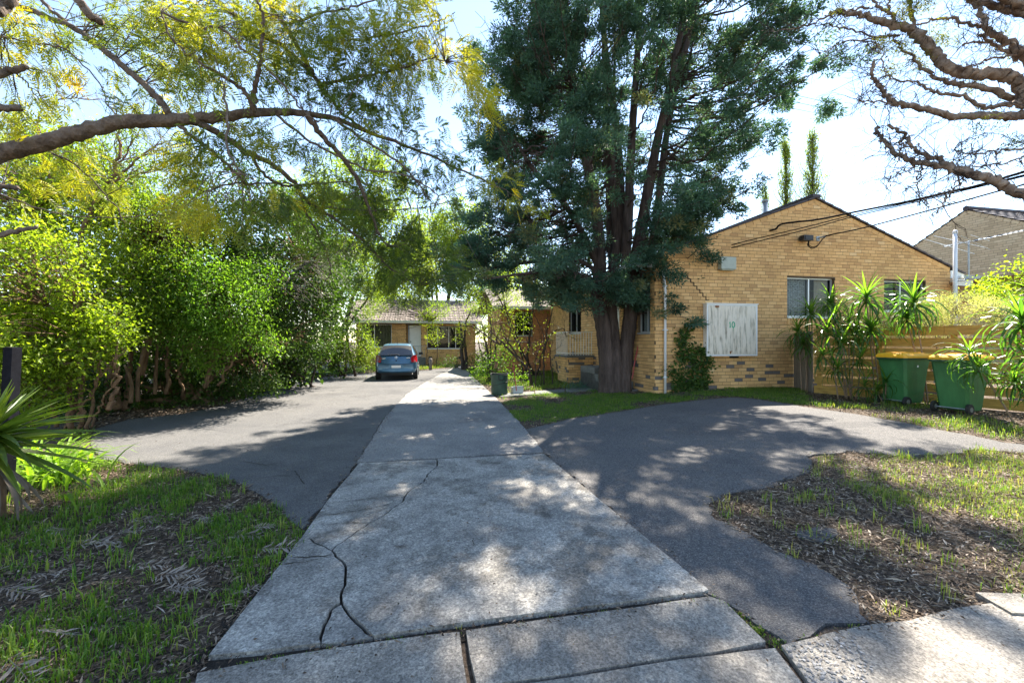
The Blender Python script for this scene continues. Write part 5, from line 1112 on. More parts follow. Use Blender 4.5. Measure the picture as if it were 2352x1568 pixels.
# poplars behind the gable house
def poplar(lbl, x0, x1, yt, Y_, n):
    cx = (x0 + x1) / 2; r = (x1 - x0) / 2 / F * Y_ * 1.25; zt = P(cx, yt, Y_)[2]; X_ = P(cx, 0, Y_)[0]
    root = thing('poplar_tree', lbl, 'tree', (X_, Y_, 0), group='slender poplars beyond the gable roof'); k = Geo(); l = Geo(); k.tube([(X_, Y_, -.1), (X_, Y_, zt * .6), (X_ + .1, Y_, zt)], [.25, .15, .03], 6)
    C = []
    for q_ in range(n):
        t = RS.uniform(.2, .97); b = np.array([X_, Y_, zt * t]); a = RS.uniform(0, 2 * PI); L_ = zt * .16 * (1.25 - t); o_ = r * min(1, (1.03 - t) * 2.6) * RS.uniform(.2, 1.15)
        e_ = b + np.array([math.cos(a) * o_, math.sin(a) * o_, L_ + .6]); k.tube(cat([b, (b + e_) / 2 + np.array([math.cos(a), math.sin(a), 0]) * o_ * .25, e_], 3), [.04, .01], 3, cap=False)
        for w in RS.uniform(.3, 1, 6): C.append(b + (e_ - b) * w + RS.normal(size=3) * .08)
    C = np.array(C); cluster_leaves(l, C, np.tile((0, 0, 1.0), (len(C), 1)), 9, .16, .15, .09, .62, .2, droop=0)
    build('trunk', k, M['b_dark'], root); build('crown', l, M['l_pop'], root)
poplar('sparse slender poplar just left of the gable apex', 1834, 1896, 308, 38, 170)
poplar('fuller poplar beside the conifer edge above the roof', 1782, 1826, 325, 40, 190)
poplar('small poplar half hidden by the conifer left of the grey flue', 1740, 1775, 440, 40, 60)
k = Geo(); p = P(1757, 470, 17.0); k.tube([(p[0], p[1], 3.5), (p[0], p[1], P(0, 462, 17)[2])], .10, 12); k.tube([(p[0], p[1], P(0, 464, 17)[2]), (p[0], p[1], P(0, 460, 17)[2])], .13, 12)
single('flue_pipe', k, M['galv'], 'grey cylindrical flue rising behind the gable roof near the poplars', 'flue', (p[0], p[1], 3.5), smooth=True)

# ------------------------------------------------------------------ fence of horizontal boards, grey palings
FA, FB = np.array([7.88, 10.86]), np.array([11.4, 5.37])
FL = float(np.linalg.norm(FB - FA)); fd = (FB - FA) / FL; FR = math.atan2(fd[1], fd[0]); FG = .22
fence = thing('board_fence', 'golden horizontal board fence behind the two wheelie bins', 'fence', (FA[0], FA[1], FG), FR)
ft = 1.93 - FG; bh = .195; nrow = 7; gap = (ft - nrow * bh) / nrow
for r in range(nrow):
    z0_ = ft - (r + 1) * bh - r * gap; u = 0
    L0 = 2.4 if r % 2 == 0 else 3.1
    a = -.02
    while a < FL:
        b = min(a + L0, FL); k = Geo(); off = 0.0 if r % 2 == 0 else .028
        hb = bh * (1 if r % 2 == 0 else .92)
        k.box((a + .003, off - .03 + RS.uniform(-.004, .004), z0_), (b - .003, off + .012, z0_ + hb)); build('board', k, M['timber'], fence, world=False); a = b; L0 = 2.4
for u in np.arange(.02, FL, 1.22):
    k = Geo(); k.box((u, .045, -.1), (u + .1, .13, ft - .06)); build('post', k, M['timber'], fence, world=False)
PA, PB = np.array([7.86, 10.92]), np.array([8.33, 12.33]); PL = float(np.linalg.norm(PB - PA)); pd = (PB - PA) / PL
pal = thing('paling_gate', 'old grey paling gate between the house wall and the board fence', 'gate', (PA[0], PA[1], .24), math.atan2(pd[1], pd[0]))
n = 13
for i_ in range(n):
    a = i_ * PL / n; k = Geo(); k.box((a + .004, -.0 + RS.uniform(-.006, .006), .03), (a + PL / n - .004, .018, 1.62 + RS.uniform(-.015, .015))); build('paling', k, M['grey_timber'], pal, world=False)
for z_ in (.3, 1.3): k = Geo(); k.box((0, -.055, z_), (PL, -.012, z_ + .08)); build('rail', k, M['grey_timber'], pal, world=False)

# ------------------------------------------------------------------ wheelie bins
def make_bin(label, pos, rot, sticker):
    root = thing('wheelie_bin', label, 'bin', tuple(pos), rot, 'green wheelie bins with yellow lids by the fence')
    # local: front (lid opening side) -y, wheels at +y
    def ring(z_, w, d0, d1, c=.04):
        pts = [(-w + c, d0), (w - c, d0), (w, d0 + c), (w, d1 - c), (w - c, d1), (-w + c, d1), (-w, d1 - c), (-w, d0 + c)]; return [(x, y, z_) for x, y in pts]
    prof = [(.06, .205, -.20, .20), (.10, .215, -.225, .24), (.5, .245, -.26, .29), (.86, .272, -.30, .335), (.93, .278, -.325, .345), (.985, .285, -.34, .36)]
    V = np.array([ring(*q_) for q_ in prof]).reshape(-1, 3); k = Geo(); nr = len(prof); e = np.arange(8)
    Fc = [[r * 8 + j, r * 8 + (j + 1) % 8, (r + 1) * 8 + (j + 1) % 8, (r + 1) * 8 + j] for r in range(nr - 1) for j in range(8)]
    k.add(V, Fc); k.add(V[:8], [[7, 0, 1, 6], [6, 1, 2, 5], [5, 2, 3, 4]]); build('body', k, M['bin_green'], root, world=False)
    k = Geo(); R0 = np.array(ring(.955, .30, -.36, .37)); R1 = np.array(ring(.995, .305, -.37, .375)); k.add(np.vstack([R0, R1]), [[j, (j + 1) % 8, 8 + (j + 1) % 8, 8 + j] for j in range(8)]); k.add(R1, [[0, 1, 6, 7], [1, 2, 5, 6], [2, 3, 4, 5]]); k.add(R0, [[1, 0, 7, 6], [2, 1, 6, 5], [3, 2, 5, 4]])
    k.tube([(-.2, .42, .97), (.2, .42, .97)], .016, 6); 
    for x in (-.2, 0, .2): k.box((x - .012, .36, .95), (x + .012, .43, .985))
    build('rim', k, M['bin_rim'], root, world=False)
    k = Geo(); rings = [(.992, .318, -.39, .385), (1.035, .315, -.385, .385), (1.075, .28, -.34, .35), (1.09, .2, -.24, .28)]
    V = np.array([ring(*q_, c=.05) for q_ in rings]).reshape(-1, 3); k.add(V, [[r * 8 + j, r * 8 + (j + 1) % 8, (r + 1) * 8 + (j + 1) % 8, (r + 1) * 8 + j] for r in range(3) for j in range(8)]); k.add(V[24:], [[0, 1, 6, 7], [1, 2, 5, 6], [2, 3, 4, 5]])
    k.tube([(-.13, -.385, 1.0), (-.1, -.41, 1.01), (.1, -.41, 1.01), (.13, -.385, 1.0)], .016, 6)
    for x in (-.12, .12): k.box((x - .05, -.2, 1.08), (x + .05, .25, 1.105))
    build('lid', k, M['bin_lid'], root, world=False)
    k = Geo(); k.tube([(-.27, .27, .1), (.27, .27, .1)], .012, 6); build('axle', k, M['galv'], root, world=False)
    for s_ in (-1, 1):
        k = Geo(); k.tube([(s_ * .225, .27, .1), (s_ * .232, .27, .1), (s_ * .27, .27, .1), (s_ * .277, .27, .1)], [.085, .1, .1, .085], 18); w = build('wheel', k, M['rubber'], root, world=False)
        k = Geo(); k.tube([(s_ * .222, .27, .1), (s_ * .281, .27, .1)], .045, 10); build('hub', k, M['hub'], w, world=False)
    if sticker:
        k = Geo(); k.add([(-.272, .04, .80), (-.272, .0, .80), (-.277, .0, .84), (-.277, .04, .84)], [[0, 1, 2, 3]]); build('sticker', k, M['paper'], root, world=False)
    return root
def at_d(x, Y_): p = P(x, 0, Y_); return np.array([p[0], Y_, float(g(p[0], Y_))])
# the handles face the lawn: wheels show at the near bottom, as in the photograph
make_bin('wheelie bin with a small white sticker, left of the two', at_d(2076, 8.85), math.radians(101), True)
make_bin('wheelie bin without a sticker, partly behind a strappy plant, right of the two', at_d(2206, 7.85), math.radians(108), False)

# ------------------------------------------------------------------ strap leaved plants
def strap_mesh(name, L, W_, bend, mat, seg=6, fold=.18, tint_=.5, twist=0):
    t = np.linspace(0, 1, seg + 1); ang = -bend * t ** 1.3; dx = np.cos(ang); dz = np.sin(ang)
    x = np.concatenate([[0], np.cumsum((dx[1:] + dx[:-1]) / 2 * L / seg)]); z_ = np.concatenate([[0], np.cumsum((dz[1:] + dz[:-1]) / 2 * L / seg)])
    w = W_ / 2 * np.clip(np.minimum(.55 + 2.2 * t, 1.0) * (1 - t ** 2.6) + .02, 0, 1)
    nx_, nz = -dz, dx
    V = np.vstack([np.column_stack([x - nx_ * 0, w, z_ + w * fold * 2]), np.column_stack([x, 0 * w, z_]), np.column_stack([x, -w, z_ + w * fold * 2])])
    e = np.arange(seg); n = seg + 1; g_ = Geo(); g_.add(V, np.vstack([np.stack([e, n + e, n + e + 1, e + 1], -1), np.stack([n + e, 2 * n + e, 2 * n + e + 1, n + e + 1], -1)]), tint_)
    return meshdata(name, g_, mat, smooth=False)
DL = [strap_mesh('leaf', L * 1.1, .036, b, M['l_drac'], tint_=t) for (L, b, t) in ((.58, 1.5, .35), (.64, 2.0, .5), (.55, 1.2, .7), (.66, 2.3, .3), (.48, .5, .85), (.6, 2.7, .45))]
def place_leaf(me, root, pos, az, el, sc_=1.0, roll=0.0, name='leaf'):
    o = bpy.data.objects.new(name, me); o.location = np.array(pos) - np.array(root.location); o.rotation_mode = 'XYZ'
    o.rotation_euler = (Matrix.Rotation(az, 3, 'Z') @ Matrix.Rotation(-el, 3, 'Y') @ Matrix.Rotation(roll, 3, 'X')).to_euler(); o.scale = (sc_,) * 3; return lnk(o, root)
def dracaena(label, base, heads, nl=34, group='strap leaved cordyline plants in front of the fence'):
    root = thing('cordyline_plant', label, 'plant', tuple(base), group=group); nl = min(int(nl * 1.6), 290 // len(heads))
    for (hp, sc_, bx_) in heads:
        b = np.array(base) + np.array([bx_, 0, 0]); b[2] = float(g(b[0], b[1])) - .03; hp = np.array(hp)
        m = b * .45 + hp * .55 + np.array([(b[0] - hp[0]) * .18, 0, -.05]); c = cat([b, m, hp], 7); k = Geo(); k.tube(c, [.016, .013, .012], 6, rough=.06); build('stem', k, M['b_drac'], root, smooth=True)
        for i_ in range(nl):
            f = i_ / nl; el = 1.3 - 1.7 * f + RS.uniform(-.15, .15); az = i_ * 2.399 + RS.uniform(-.3, .3)
            me = DL[4] if f < .15 else DL[[2, 0, 1, 5, 3][min(4, int(f * 5))]]
            place_leaf(me, root, hp + np.array([0, 0, .10 - .16 * f]) * sc_, az, el, 1.25 * sc_ * RS.uniform(.75, 1.08), RS.uniform(-.4, .4))
    return root
def hd(x, y, Y_, s_, bx=0): return (P(x, y, Y_), s_, bx)
dracaena('tall cordyline with the two highest sunlit heads against the wall', gz(P(2010, 910, 9.6)), [hd(1908, 700, 10.4, .8, -.5), hd(1990, 690, 9.7, 1.05, .0), hd(2000, 760, 9.6, .8, .1)], 46)
dracaena('cordyline whose single sunlit head leans over the left bin', gz(P(2132, 925, 8.9)), [hd(2098, 700, 9.0, 1.0, 0), hd(2083, 735, 9.1, .7, -.05)], 46)
dracaena('bushy cordyline clump with many arching heads beside the grey gate', gz(P(1955, 905, 9.7)), [hd(1900, 765, 9.8, .85, -.3), hd(1935, 790, 9.6, .85, -.1), hd(1965, 770, 9.7, .85, .0), hd(1890, 820, 9.5, .75, -.1), hd(1925, 850, 9.4, .7, .0), hd(1975, 830, 9.4, .7, .1), hd(1915, 735, 10, .85, -.1), hd(1950, 745, 9.9, .85, 0)], 46)
dracaena('dark shaded cordyline under the left window', gz(P(1850, 895, 11.2)), [hd(1862, 725, 11.2, .9, 0), hd(1832, 765, 11.2, .85, -.1), hd(1845, 795, 11.1, .7, .05)], 34)
dracaena('low cordyline sprouting left of the bins', gz(P(2030, 930, 9.0)), [hd(2035, 880, 8.9, .7, 0), hd(2015, 900, 9.0, .6, 0), hd(1985, 890, 9.2, .6, 0)], 22)
dracaena('small cordyline with bent stems in front of the right bin', gz(P(2330, 955, 7.0)), [hd(2225, 815, 7.3, .7, 0), hd(2248, 850, 7.2, .7, 0)], 26)
dracaena('large cordyline cut off by the right edge of the picture', gz(P(2385, 960, 6.9)), [hd(2345, 745, 6.6, 1.0, 0), hd(2400, 700, 6.8, 1.0, .1), hd(2370, 820, 6.7, .9, 0), hd(2400, 880, 6.6, .8, .05), hd(2330, 880, 6.9, .6, 0)], 44)
dracaena('leafy shoots at the foot of the gap between the bins', gz(P(2175, 940, 8.2)), [hd(2160, 915, 8.3, .6, 0), hd(2185, 925, 8.2, .5, 0)], 18)
# foreground yucca
YL = [strap_mesh('leaf', L, .062, b, M['l_yucca'], seg=7, fold=.25, tint_=t) for (L, b, t) in ((.8, .12, .7), (.85, .25, .5), (.9, .45, .35), (.75, .05, .9))]
YD = [strap_mesh('dead_leaf', .75, .05, b, M['dead_frond'], seg=7, fold=.1, tint_=t) for (b, t) in ((1.0, .3), (1.5, .5))]
yb = gz(P(-12, 1130, 3.75)); yuc = thing('yucca_plant', 'spiky green yucca with dead grey skirt at the left edge', 'plant', tuple(yb))
k = Geo(); k.tube([yb - np.array([0, 0, .05]), yb + np.array([0, 0, .5])], [.07, .06], 8, rough=.1); build('trunk', k, M['b_shrub'], yuc)
yh = P(-22, 1000, 3.7)
for i_ in range(84):
    f = i_ / 84; place_leaf(YL[3 if f < .2 else RS.integers(0, 3)], yuc, yh + np.array([0, 0, .08 - .2 * f]), i_ * 2.399, (el_ := 1.15 - 1.6 * f + RS.uniform(-.1, .1)), (1.06 - .5 * max(0, math.sin(el_))) * RS.uniform(.88, 1.05), RS.uniform(-.5, .5))
for az, el in ((-.25, -.02), (-.5, .12), (-.1, .28), (.1, .4), (-.35, .35), (-.7, -.2), (-.15, .15), (-.4, -.1)): place_leaf(YL[1], yuc, yh, az, el, 1.08, RS.uniform(-.5, .5))
for i_ in range(16): place_leaf(YD[i_ % 2], yuc, yh - np.array([0, 0, .22]), i_ * 1.9, -.6 - .4 * RS.uniform(), RS.uniform(.8, 1.0), RS.uniform(-1, 1), 'dead_leaf')
# arching strap clump behind the yucca and the one beside the conifer
AL = [strap_mesh('leaf', L, .03, b, M['l_bright'], seg=6, fold=.15, tint_=t) for (L, b, t) in ((.5, 1.6, .9), (.55, 1.9, .75), (.45, 1.3, 1.0))]
ag = thing('strap_leaf_clump', 'arching bright green strap leaf clump between yucca and parking area', 'plant', tuple(gz(P(110, 1075, 5.0))))
for i_ in range(230):
    b = gz(P(105 + RS.normal() * 52, 1070, 5.0 + RS.normal() * .25)); place_leaf(AL[i_ % 3], ag, b, RS.uniform(0, 6.28), RS.uniform(.6, 1.45), RS.uniform(.9, 1.45), RS.uniform(-.4, .4))
GL = [strap_mesh('leaf', .5, .024, b, M['l_conifer'], seg=5, fold=.15, tint_=t) for (b, t) in ((1.7, .75), (2.0, .6))]
gl = thing('strap_leaf_clump', 'grey green strap leaf clump left of the conifer trunk', 'plant', tuple(gz(P(1335, 889, 14))))
for i_ in range(120):
    b = gz(P(1335 + RS.normal() * 18, 889, 14 + RS.normal() * .35)); place_leaf(GL[i_ % 2], gl, b, RS.uniform(0, 6.28), RS.uniform(.4, 1.3), RS.uniform(.8, 1.3), 0)
# black post
pb_ = gz(P(18, 960, 4.4)); k = Geo(); k.box((-.055, -.045, 0), (.04, .045, P(18, 797, 4.4)[2] - pb_[2])); Mt = Matrix.Rotation(math.radians(3), 4, 'Y'); 
o = single('black_post', k, M['black_post'], 'square charcoal post leaning slightly behind the yucca', 'post', (0, 0, 0)); o.location = pb_ + np.array([-.02, 0, 0]); o.rotation_euler = (0, math.radians(3), 0)

# shrubs beyond the board fence
shrub('shrub', 'pale fluffy shrub spilling over the board fence', 'shrub', gz(P(2170, 900, 11)),
      [B(2120, 722, 11.2, (.9, .6, .36), 140), B(2210, 715, 10.4, (.9, .6, .42), 150), B(2030, 745, 11.2, (.6, .5, .22), 60), B(2280, 725, 9.6, (.6, .5, .34), 90), B(2150, 760, 10.9, (1.3, .6, .3), 90)],
      None, M['l_pale'], M['b_drac'], 34, .09, .045, .016, .6, nst=6, sr=(.03, .012), droop=-.2)
shrub('shrub', 'bright green round leaved bush right of the pale shrub', 'shrub', gz(P(2330, 880, 11)),
      [B(2340, 680, 11, (.95, .7, .6), 130), B(2390, 640, 11, (.9, .7, .6), 100), B(2290, 690, 10.6, (.4, .4, .25), 36)],
      None, M['l_shrub'], M['b_dark'], 22, .12, .075, .06, .75, nst=4, sr=(.03, .015))
# ivy climbing the wall
iv = thing('climbing_ivy', 'dark ivy climbing the brick wall left of the meter box', 'climber', tuple(C0 + np.array([1.0, .1, .15])))
k = Geo(); C = []
for pts in ([(1580, 895), (1575, 850), (1560, 800), (1574, 765), (1584, 745)], [(1590, 890), (1600, 850), (1585, 815), (1560, 790)], [(1600, 880), (1622, 850), (1615, 820), (1600, 790)], [(1560, 890), (1555, 860), (1535, 845)], [(1620, 870), (1610, 885), (1575, 893)]):
    c = cat([P(x, y, 11.5 + .1914 * (x - 1504) / 83 * 1.02 - .07) for x, y in pts], 7); k.tube(c, [.006, .003], 4); C.append(c)
k.tube(cat([P(x, y, 11.62) for x, y in ((1533, 738), (1534, 790), (1535, 830), (1520, 865), (1508, 877))], 5), .008, 4)
build('stem', k, M['b_dark'], iv)
C = np.vstack(C); C = C[RS.integers(0, len(C), 260)] + RS.normal(size=(260, 3)) * np.array([.09, .0, .06]); C[:, 1] = 11.5 + (C[:, 0] - 3.93) * .195 - .05 - RS.uniform(0, .1, 260)
k = Geo(); cluster_leaves(k, C, np.tile((0, -1, .2), (260, 1)), 7, (.07, .02, .07), .085, .07, .5, .2, up=(0, -1, 0.3)); build('foliage', k, M['l_ivy'], iv)

# ------------------------------------------------------------------ cables, junction box, aerial, vent pole
def cable(label, pts, r, nd_=8):
    k = Geo(); k.tube(cat([P(x, y, Y_) for x, y, Y_ in pts], nd_), r * 1.25, 5); p = P(*pts[0]); return single('power_cable', k, M['cable'], label, 'cable', tuple(p), 'service cables running to the gable wall', smooth=True)
cable('highest and thickest service cable ending in a loose curl on the gable', [(1766, 530, 12.22), (1782, 526, 12.1), (1799, 514, 12.0), (1877, 504.5, 11.8), (1959, 488, 11.4), (2080, 464, 10.5), (2175, 442, 9.6), (2243, 427, 9), (2352, 395, 8.2), (2600, 325, 7)], .022)
cable('upper of the two thin cables crossing the gable', [(1650, 571, 12.0), (1715, 553.5, 11.9), (1850, 521.5, 11.6), (1959, 494, 11.3), (2080, 467, 10.5), (2229, 431, 9.2), (2352, 402, 8.2), (2600, 335, 7)], .011)
cable('lower of the two thin cables crossing the gable', [(1650, 577, 12.0), (1715, 560.5, 11.9), (1850, 528, 11.6), (1959, 498, 11.3), (2080, 470, 10.5), (2229, 434, 9.2), (2352, 405, 8.2), (2600, 340, 7)], .011)
cable('single cable running to the bracket beside the black junction box', [(1882, 546, 12.33), (1905, 540, 12.1), (1985, 523, 11.6), (2121, 487, 10.4), (2305, 436, 8.8), (2352, 424, 8.4), (2600, 350, 7)], .015)
jb = thing('junction_box', 'black cable junction box on the gable brickwork', 'junction box', tuple(P(1853, 547, 12.25)), TH)
p = np.array(jb.location); k = Geo(); k.box((-.16, -.07, -.075), (.16, .09, .08)); k.box((-.12, -.085, -.05), (.12, -.07, .05)); k.box((-.19, .02, -.03), (-.16, .09, .03)); build('housing', k, M['dark_metal'], jb, world=False)
k = Geo(); k.tube(cat([P(x, y, 12.2) for x, y in ((1857, 553), (1856, 563), (1864, 570), (1876, 566), (1886, 553), (1896, 543), (1907, 541))], 5), .014, 5); k.tube(cat([P(x, y, 12.15) for x, y in ((1858, 553), (1858, 562), (1866, 567), (1878, 563), (1888, 551), (1898, 542))], 5), .010, 5); build('cable_loop', k, M['cable'], jb)
k = Geo(); k.tube([P(1877, 549, 12.36), P(1885, 545, 12.25), P(1897, 543, 12.15)], [.02, .02, .015], 5); k.box(P(1876, 552, 12.34) - .015, P(1881, 544, 12.34) + .015); build('bracket', k, M['galv'], jb)
k = Geo(); p0 = P(2194, 692, 12.6); p1 = P(2194, 532, 12.6); k.tube([(p0[0], p0[1], .2), p0, (p1[0], p1[1], p1[2] - .04)], .05, 12); k.tube([(p1[0], p1[1], p1[2] - .04), p1, p1 + np.array([0, 0, .05])], [.058, .058, .03], 12)
single('vent_pole', k, M['white_pipe'], 'tall white vent pole standing in front of the gable corner', 'pole', (p0[0], p0[1], .2), smooth=True)
an = thing('tv_antenna', 'spiky television aerial on a bent grey mast', 'antenna', tuple(P(2225, 630, 13.0)))
k = Geo(); k.tube(cat([P(2200, 645, 13.0), P(2215, 643, 13.0), P(2224, 634, 13.0), P(2225, 610, 13.0), P(2225, 553, 13.0)], 5), .022, 6); build('mast', k, M['galv'], an, smooth=True)
bA, bB = P(2168, 567, 12.6), P(2352, 529, 13.6); k = Geo(); k.tube([bA, bB], .011, 5); k.tube([bA + np.array([0, 0, .03]), P(2280, 545, 13.1)], .007, 4)
bm = build('boom', k, M['alu'], an)
for (x0, y0, x1, y1) in ((2111, 546, 2238, 583), (2145, 542, 2268, 570), (2208, 542, 2275, 574), (2230, 540, 2272, 553)):
    k = Geo(); mx, my = (x0 + x1) / 2, (y0 + y1) / 2; k.tube([P(x0, y0, 12.2), P(x1, y1, 13.3)], .011, 4); build('element', k, M['alu'], an)
for t in np.linspace(.45, 1, 9):
    c = bA + (bB - bA) * t; k = Geo(); d_ = np.array([.12, .28, .07]) * .55; k.tube([c - d_, c + d_], .005, 4); build('element', k, M['alu'], an)
for t in (.1, .38, .55, .68): c = bA + (bB - bA) * t; k = Geo(); k.box(c - .03, c + .03); build('clamp', k, M['dark_metal'], an)
# the eave end with gutter beside the mast
k = Geo(); k.add([P(2212, 632, 13.0), P(2256, 633, 13.0), P(2250, 640, 13.0), P(2216, 640, 13.0), P(2212, 632, 13.5), P(2256, 633, 13.5), P(2250, 640, 13.5), P(2216, 640, 13.5)], [[0, 1, 2, 3], [5, 4, 7, 6], [0, 4, 5, 1], [1, 5, 6, 2], [2, 6, 7, 3], [3, 7, 4, 0]])
build('gutter_end', k, M['sage'], house)
k = Geo(); k.add([P(2196, 641, 13.1), P(2236, 643, 13.1), P(2234, 658, 13.1), P(2196, 655, 13.1), P(2196, 641, 13.6), P(2236, 643, 13.6), P(2234, 658, 13.6), P(2196, 655, 13.6)], [[0, 1, 2, 3], [5, 4, 7, 6], [0, 4, 5, 1], [1, 5, 6, 2], [2, 6, 7, 3], [3, 7, 4, 0]])
build('fascia_end', k, M['white_paint'], house)

# ------------------------------------------------------------------ parked hatchback
cp = at_d(910, 17.25)
car = thing('parked_car', 'blue hatchback parked facing the end house', 'car', (cp[0], cp[1], 0.004), math.radians(11.5))
def carbody():
    st = [  # y, width, z bottom, z top(centre), roof half width factor
        (.00, .70, .36, .66, .0), (.03, .77, .30, .78, .0), (.10, .81, .27, .98, .0), (.16, .825, .26, 1.05, .0), (.30, .838, .25, 1.22, .2), (.45, .845, .24, 1.38, .6), (.58, .848, .23, 1.475, .9), (.80, .848, .22, 1.505, 1),
        (1.3, .848, .22, 1.525, 1), (1.9, .848, .22, 1.51, 1), (2.3, .845, .22, 1.43, .9), (2.7, .84, .22, 1.22, .5), (3.0, .83, .22, 1.04, .1), (3.3, .80, .23, .96, 0), (3.6, .74, .25, .84, 0), (3.72, .62, .32, .66, 0)]
    rings = []
    for (y, w, zb, zt, rf_) in st:
        belt = min(.98, zt - .02)
        tw_ = .60 + .02 * rf_; hw_top = np.interp(zt, [.9, 1.05, 1.5], [w * .86, w * .84, .57])
        pts = [(0, zb), (w * .86, zb), (w * .97, zb + .08), (w, (zb + belt) * .45), (w * 1.0, (zb + belt) * .56), (w * .975, belt - .08), (w * .95, belt)]
        for f in (.33, .66, .92): pts.append((w * .95 + (hw_top - w * .95) * f, belt + (zt - .03 - belt) * f))
        pts += [(hw_top * .90, zt - .012), (hw_top * .5, zt), (0, zt + .004)]
        L_ = [(x, y, z_) for x, z_ in pts] + [(-x, y, z_) for x, z_ in pts[-2:0:-1]]; rings.append(L_)
    V = np.array(rings); n = V.shape[1]
    # curve the ends round in plan
    for r, (y, *_r) in enumerate(st):
        a = abs(V[r, :, 0]) / .85
        if y < .5: V[r, :, 1] += .10 * a ** 3 * (1 - y)
        if y > 3.2: V[r, :, 1] -= .28 * a ** 2
    k = Geo(); m = len(st); Fc = [[r * n + j, (r + 1) * n + j, (r + 1) * n + (j + 1) % n, r * n + (j + 1) % n] for r in range(m - 1) for j in range(n)]
    V = V.reshape(-1, 3); k.add(V, Fc); c0 = V[:n].mean(0); c1 = V[-n:].mean(0)
    k.add(np.vstack([V[:n], c0]), [[n, j, (j + 1) % n] for j in range(n)]); k.add(np.vstack([V[-n:], c1]), [[n, (j + 1) % n, j] for j in range(n)]); return k
body = build('body', carbody(), M['car'], car, world=False, smooth=True)
md = body.modifiers.new('sub', 'SUBSURF'); md.levels = 1; md.render_levels = 2
def grid_patch(fn, nu, nv, thick=None):
    V = np.array([fn(u, v) for v in np.linspace(0, 1, nv) for u in np.linspace(0, 1, nu)]); Fc = [[r * nu + c, r * nu + c + 1, (r + 1) * nu + c + 1, (r + 1) * nu + c] for r in range(nv - 1) for c in range(nu - 1)]; k = Geo(); k.add(V, Fc); return k
def rw(u, v):                                     # rear window: v bottom to top
    z_ = 1.03 + .37 * v; w = .655 - .10 * v; x = (u * 2 - 1) * w; y = .105 + .40 * v + .055 * abs(u * 2 - 1) ** 3 - .035; return (x, y, z_ + .02 * (1 - (2 * u - 1) ** 2) * (v - .2))
build('rear_window', grid_patch(rw, 11, 5), M['car_glass'], car, world=False, smooth=True)
k = grid_patch(lambda u, v: tuple(np.array(rw(u * 1.0, v * 1.0)) * np.array([1.05, 1, 1]) + np.array([0, .008, (v - .5) * .03])), 11, 5); build('window_seal', k, M['rubber'], car, world=False, smooth=True)
for s_ in (-1, 1):
    k = Geo()                                     # tail lamp wrapping the corner
    zs = [.74, .80, .90, 1.0, 1.035]; ins = [.62, .60, .575, .64, .70]; 
    rows = []
    for z_, a in zip(zs, ins):
        rows.append([(s_ * (a + (.845 - .02 * (z_ > .98) - a) * t), .055 + .10 * (z_ - .74) / .3 + .17 * t ** 2.2 - .035, z_) for t in np.linspace(0, 1, 5)])
    V = np.array(rows).reshape(-1, 3); Fc = [[r * 5 + c, r * 5 + c + 1, (r + 1) * 5 + c + 1, (r + 1) * 5 + c] for r in range(4) for c in range(4)]; k.add(V, Fc)
    build('tail_light', k, M['lamp_red' if s_ > 0 else 'lamp_dim'], car, world=False, smooth=True)
    k = Geo(); k.add(V * np.array([1, 1, 1]) + np.array([0, -.004, 0]), [Fc[0], Fc[1]] if s_ < 0 else [Fc[2]]); build('lens_segment', k, M['lamp_red' if s_ < 0 else 'lamp_dim'], car, world=False)
    k = Geo(); k.tube(cat([(s_ * .86, 2.32, .98), (s_ * .93, 2.28, 1.0)], 2), .02, 5); V = []
    for (dx, zz) in ((0, .96), (.0, 1.09), (.17, 1.10), (.19, .99)): V += [(s_ * (.87 + dx), 2.22, zz), (s_ * (.87 + dx), 2.34, zz)]
    k.add(V, [[0, 2, 4, 6], [1, 7, 5, 3], [0, 1, 3, 2], [2, 3, 5, 4], [4, 5, 7, 6], [6, 7, 1, 0]]); build('mirror', k, M['rubber'], car, world=False)
    sg = grid_patch(lambda u, v: (s_ * (.838 - .20 * v - .01), .75 + .2 * v + u * (1.75 - .45 * v), 1.0 + .40 * v), 7, 4); build('side_window', sg, M['car_glass'], car, world=False, smooth=True)
    for yw in (.62, 3.02):
        k = Geo(); k.tube([(s_ * .66, yw, .29), (s_ * .68, yw, .29), (s_ * .83, yw, .29), (s_ * .855, yw, .29)], [.25, .29, .29, .26], 24); w = build('wheel', k, M['rubber'], car, world=False, smooth=False)
        k = Geo(); k.tube([(s_ * .84, yw, .29), (s_ * .862, yw, .29)], [.19, .17], 16); build('rim', k, M['alu'], w, world=False)
        k = Geo(); k.tube([(s_ * .80, yw, .30), (s_ * .853, yw, .30)], .325, 24); build('wheel_arch', k, M['rubber'], car, world=False)
k = Geo(); k.box((-.62, .06, .2), (.62, .3, .31)); k.box((-.6, .3, .17), (.6, 3.3, .24)); build('underbody', k, M['rubber'], car, world=False)
k = Geo(); k.box((-.30, -.012, .50), (.30, .03, .63)); build('plate_recess', k, M['car'], car, world=False)
k = Geo(); k.box((-.185, -.035, .51), (.185, -.013, .61)); build('number_plate', k, M['plate_white'], car, world=False)
k = Geo(); ell = lambda cx, cz, a, b: [(cx + a * math.cos(t), .052, cz + b * math.sin(t)) for t in np.linspace(0, 2 * PI, 17)]
k.tube(ell(0, .93, .062, .042), .007, 4, cap=False); k.tube(ell(0, .937, .022, .034), .006, 4, cap=False); k.tube(ell(0, .951, .042, .015), .006, 4, cap=False); build('emblem', k, M['chrome'], car, world=False)
k = Geo(); k.tube([(0, .03, .80), (0, .055, .80)], .03, 10); build('lock', k, M['rubber'], car, world=False)
k = Geo(); k.tube([(.15, .07, 1.0), (.06, .075, 1.065), (-.35, .075, 1.055)], [.012, .01, .008], 5); build('wiper', k, M['rubber'], car, world=False)
